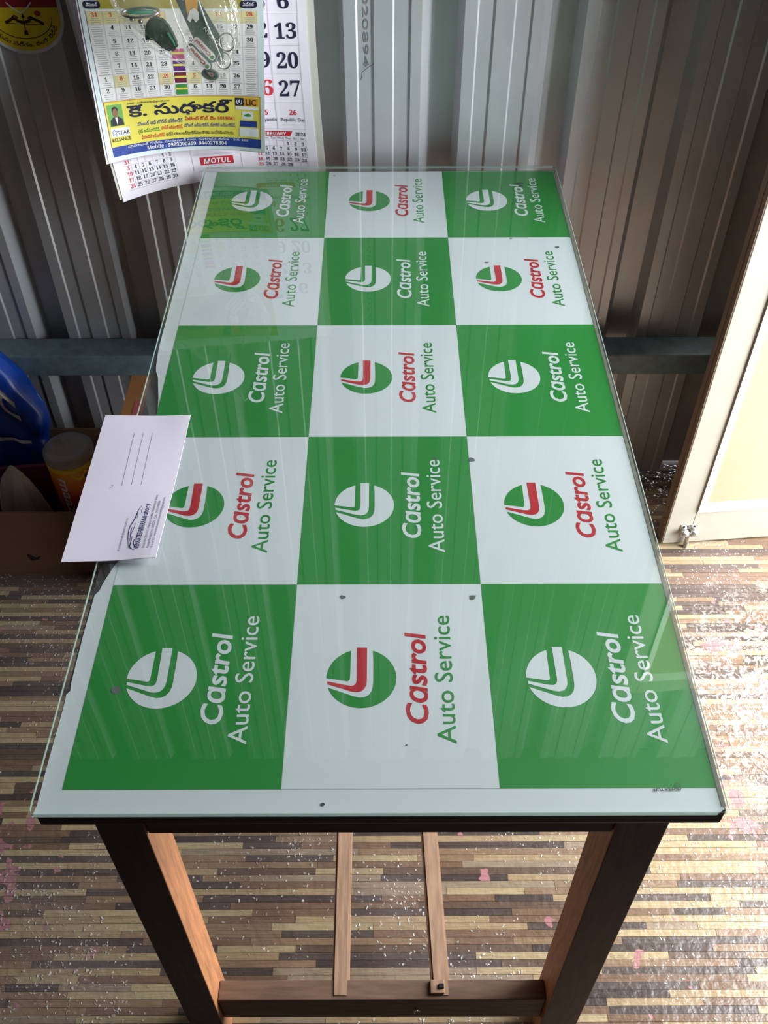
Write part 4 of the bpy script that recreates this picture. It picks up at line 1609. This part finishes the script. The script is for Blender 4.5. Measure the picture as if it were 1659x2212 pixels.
# printed card behind the key rings
cd = thing('packet_card', 'dark green card with orange and white print inside the clear bag', 'card', (0.015, YB + 0.010, 1.03))
extr('card', [(-0.036, 0.045), (-0.014, -0.020), (0.004, -0.060), (0.030, -0.055), (0.028, -0.020), (0.012, 0.012), (-0.004, 0.045)], -0.0008, 0.0008, M_fobg, cd)
extr('orange_field', [(-0.018, 0.045), (-0.017, 0.008), (-0.004, 0.002), (0.001, 0.030), (-0.003, 0.045)], -0.0014, -0.0006, M_orange, cd)
extr('white_swoosh', [(-0.018, 0.004), (-0.013, 0.016), (-0.006, 0.020), (0.000, 0.014), (-0.001, 0.004), (-0.006, 0.000), (-0.010, 0.007), (-0.014, 0.000)], -0.0020, -0.0012, M_fobl, cd)
word(lambda a, b: (a, -0.0020, b), 'lettering', M_fobl, cd, 'OSCAN', 0.026, -0.030, h=0.0055, width=0.030, ang=math.radians(127), weight=0.005)
word(lambda a, b: (a, -0.0020, b), 'lettering', M_fobl, cd, 'S22', -0.020, 0.030, h=0.006, ang=math.radians(60))

# ------------------------------------------------------------------ cartons and packets under the left side
M_card = mat('carton_board', rgb(112, 80, 58), 0.8, 0, 0.12, 9)
M_card2 = mat('carton_orange', rgb(196, 132, 80), 0.75, 0, 0.1, 9)
cb = thing('carton', 'open brown cardboard carton holding bottles and packets on the floor', 'carton', (-0.5, 1.03, 0))


def cbx(name, x0, x1, y0, y1, z0, z1, m=M_card, par=None, bev=0.001):
    return box(name, x0 + 0.5, x1 + 0.5, y0 - 1.03, y1 - 1.03, z0, z1, m, par or cb, bev)


cbx('bottom', -0.80, -0.2105, 0.905, 1.150, 0.0, 0.004)
cbx('front_wall', -0.80, -0.2105, 0.900, 0.9045, 0.0005, 0.188)
cbx('back_wall', -0.80, -0.2105, 1.1505, 1.155, 0.0005, 0.188)
cbx('side_wall', -0.2100, -0.2060, 0.900, 1.155, 0.0005, 0.188)
cbx('side_wall', -0.8045, -0.8005, 0.900, 1.155, 0.0005, 0.188)
# torn hole in the front
q = Print(lambda a, b: (a + 0.5, 0.8994 - 1.03, b))
q.poly([(-0.452, 0.060), (-0.448, 0.068), (-0.436, 0.055), (-0.424, 0.060), (-0.430, 0.050), (-0.445, 0.045)])
q.build('torn_hole', mat('hole_dark', rgb(20, 16, 14), 0.9), cb)
# second, taller carton
tc = thing('carton', 'taller orange-brown cardboard carton standing under the table', 'carton', (-0.07, 0.94, 0))
box('body', -0.120, 0.09, -0.10, 0.095, 0.0, 0.419, M_card2, tc, 0.002)
box('lid_flap', -0.121, -0.016, -0.101, 0.096, 0.4195, 0.4225, M_card2, tc, 0.0008)
box('lid_flap', -0.013, 0.091, -0.101, 0.096, 0.4195, 0.4225, M_card2, tc, 0.0008)
q = Print(lambda a, b: (a, b, 0.4229))
q.rect(-0.100, -0.085, -0.095, 0.02)
q.build('red_stripe', M_redpale, tc)

# juice bottle standing upside down
bt = thing('juice_bottle', 'orange-red labelled plastic juice bottle standing upside down in the carton', 'bottle', (-0.3320, 0.980, 0.0042))
M_pet = clear_film('bottle_plastic', (0.80, 0.78, 0.80, 1), 1.5, 0.06, 1.0, bump=0.3, bscale=60, haze=0.55, hazecol=(0.42, 0.37, 0.40, 1))
m, nt, pb = new_mat('bottle_label')
tcn = N(nt, 'ShaderNodeTexCoord')
sx = N(nt, 'ShaderNodeSeparateXYZ')
nt.links.new(tcn.outputs['Object'], sx.inputs[0])
rmp = ramp(nt, [(0.0, rgb(104, 16, 14)), (0.45, rgb(176, 40, 14)), (0.85, rgb(222, 110, 10)), (1.0, rgb(236, 150, 20))])
mpn = N(nt, 'ShaderNodeMapRange')
mpn.inputs[1].default_value = 0.09
mpn.inputs[2].default_value = 0.25
nt.links.new(sx.outputs[2], mpn.inputs[0])
nt.links.new(mpn.outputs[0], rmp.inputs[0])
nt.links.new(rmp.outputs[0], pb.inputs['Base Color'])
pb.inputs['Roughness'].default_value = 0.35
M_label = m
M_yband = mat('label_yellow', rgb(232, 196, 30), 0.4)
lathe('cap', [(0.019, 0.0), (0.020, 0.001), (0.020, 0.018), (0.015, 0.019)], M_yband, bt, 28)
lathe('shoulder', [(0.014, 0.019), (0.016, 0.03), (0.032, 0.055), (0.043, 0.085)], M_pet, bt, 36)
lathe('label', [(0.0435, 0.085), (0.0445, 0.088), (0.0458, 0.160), (0.0475, 0.256), (0.0470, 0.259)], M_label, bt, 40)
lathe('label_band', [(0.0477, 0.256), (0.0480, 0.257), (0.0484, 0.2665), (0.0480, 0.268)], M_yband, bt, 40)
lathe('bottle_base', [(0.0478, 0.2675), (0.0492, 0.274), (0.0484, 0.283), (0.0430, 0.2890), (0.0330, 0.2895), (0.0200, 0.282), (0.006, 0.279), (0.001, 0.2788)], M_pet, bt, 40)


def on_bottle(a, b):
    """a round the bottle (m, from its front-left), b height"""
    r = 0.0445 + 0.0030 * (b - 0.088) / 0.152 + 0.0006
    th = math.radians(-118) + a / 0.046
    return (r * math.cos(th), r * math.sin(th), b)


q = Print(on_bottle)
q.text('maaza', 0.004, 0.244, h=0.020, width=0.118, ang=math.radians(-90), weight=0.025, shear=0.1)
q.build('brand_lettering', mat('label_white', rgb(214, 204, 206), 0.5), bt)
q = Print(on_bottle)
q.poly([(0.030, 0.2555), (0.062, 0.2555), (0.054, 0.241), (0.046, 0.236), (0.038, 0.241)])
q.build('yellow_peak', M_yband, bt)
q = Print(on_bottle)
q.rect(0.056, 0.070, 0.228, 0.244, 2, 2)
q.build('dark_square', M_navyink, bt)

# crumpled white packet
wp = thing('crumpled_packet', 'crumpled white plastic packet slumped in the open carton', 'packet', (-0.455, 0.955, 0.0042))
M_wpl = mat('packet_white', rgb(206, 194, 188), 0.45, 0, 0.1, 30, bump=0.5)
bm = bmesh.new()
bmesh.ops.create_icosphere(bm, subdivisions=4, radius=1.0)
for v in bm.verts:
    c = v.co
    h = (c.z + 1) / 2
    ang = math.atan2(c.y, c.x)
    fold = 1 + 0.16 * math.sin(5 * ang + 3 * h) + 0.08 * math.sin(11 * ang - 7 * h)
    w = (1 - h) ** 0.75 * 0.9 + 0.16
    rad = math.hypot(c.x, c.y)
    flat = 0 if rad == 0 else min(1.0, rad * 1.6)
    c.x = 0.072 * w * fold * math.cos(ang) * flat + 0.012 * h
    c.y = 0.030 * w * fold * math.sin(ang) * flat
    c.z = 0.262 * h ** 1.15 + 0.006 * math.sin(9 * ang) * h * (1 - h)
link('plastic', finish(bm, 'plastic', True), M_wpl, wp)

# blue packet behind it
bp_ = thing('blue_packet', 'glossy blue plastic packet with white lettering leaning in the carton', 'packet', (-0.53, 1.06, 0.0042))
M_bluep = mat('packet_blue', rgb(14, 62, 160), 0.28, 0, 0.2, 25, bump=0.4)


def bag_pt(a, b):
    """a -1..1 across, b 0..1 up: pillow-shaped packet, top-left heavy"""
    top = 0.435 - 0.15 * max(0, (a - 0.2) / 0.8) ** 1.6
    wid = 0.130 * (1 - 0.10 * b ** 2)
    x = a * wid + 0.006 * math.sin(7 * b + 2 * a)
    z = 0.150 + (top - 0.150) * b + 0.02 * (a * a) * (1 - b)
    th = 0.034 * (max(0.0, 1 - a ** 4)) ** 0.5 * (max(0.0, 1 - (2 * b - 1) ** 6)) ** 0.5
    th += 0.0045 * math.sin(6 * a + 9 * b) * math.sin(5 * b + 1) + 0.0030 * math.sin(17 * a - 11 * b) + 0.0022 * math.sin(23 * b + 8 * a)
    lean = 0.055 * b
    return x, lean, z, th


bvx, bfx = [], []
na, nb = 26, 26
for side in (-1, 1):
    for j in range(nb + 1):
        for i in range(na + 1):
            a, b = -1 + 2 * i / na, j / nb
            x, ln, z, th = bag_pt(a, b)
            bvx.append((x, ln + side * max(th, 0.001), z))
o_ = (na + 1) * (nb + 1)
for j in range(nb):
    for i in range(na):
        k = j * (na + 1) + i
        bfx.append((k, k + 1, k + na + 2, k + na + 1))
        bfx.append((o_ + k, o_ + k + na + 1, o_ + k + na + 2, o_ + k + 1))
for i in range(na):
    bfx.append((i, o_ + i, o_ + i + 1, i + 1))
    k = nb * (na + 1) + i
    bfx.append((k, k + 1, o_ + k + 1, o_ + k))
for j in range(nb):
    k = j * (na + 1)
    bfx.append((k, k + na + 1, o_ + k + na + 1, o_ + k))
    k += na
    bfx.append((k, o_ + k, o_ + k + na + 1, k + na + 1))
link('packet_body', mesh_from('packet_body', bvx, bfx, True), M_bluep, bp_)


def on_pack(a, b):
    x, ln, z, th = bag_pt(a, b)
    return (x, ln - max(th, 0.001) - 0.0035, z)


M_pkw = mat('packet_lettering', rgb(210, 206, 206), 0.5)
q = Print(on_pack)
q.text('Sonic', 0.72, 0.62, h=0.24, width=1.5, align='r', ang=math.radians(-10), weight=0.02, shear=-0.3)
q.build('brand_lettering', M_pkw, bp_)
q = Print(on_pack)
q.stroke([(-0.6 + 0.14 * i, 0.27 + 0.014 * i) for i in range(11)], 0.016)
q.build('white_line', M_pkw, bp_)
# maroon flap of a folded box
mb = thing('folded_box', 'flat dark maroon box lying behind the white packet', 'box', (-0.46, 1.0, 0.0042))
MB = Matrix.Rotation(math.radians(6), 4, 'Y')
bm = bmesh.new()
bm_box(bm, -0.12, 0.085, -0.004, 0.004, 0.0, 0.215)
for v in bm.verts:
    if v.co.z > 0.1:
        v.co.z += 0.010 * (v.co.x / 0.1)
link('board', finish(bm, 'board'), M_maroon, mb)
q = Print(lambda a, b: (a, -0.0046, b))
q.text('WARNING', -0.10, 0.180, h=0.012)
q.build('lettering', M_pkw, mb)
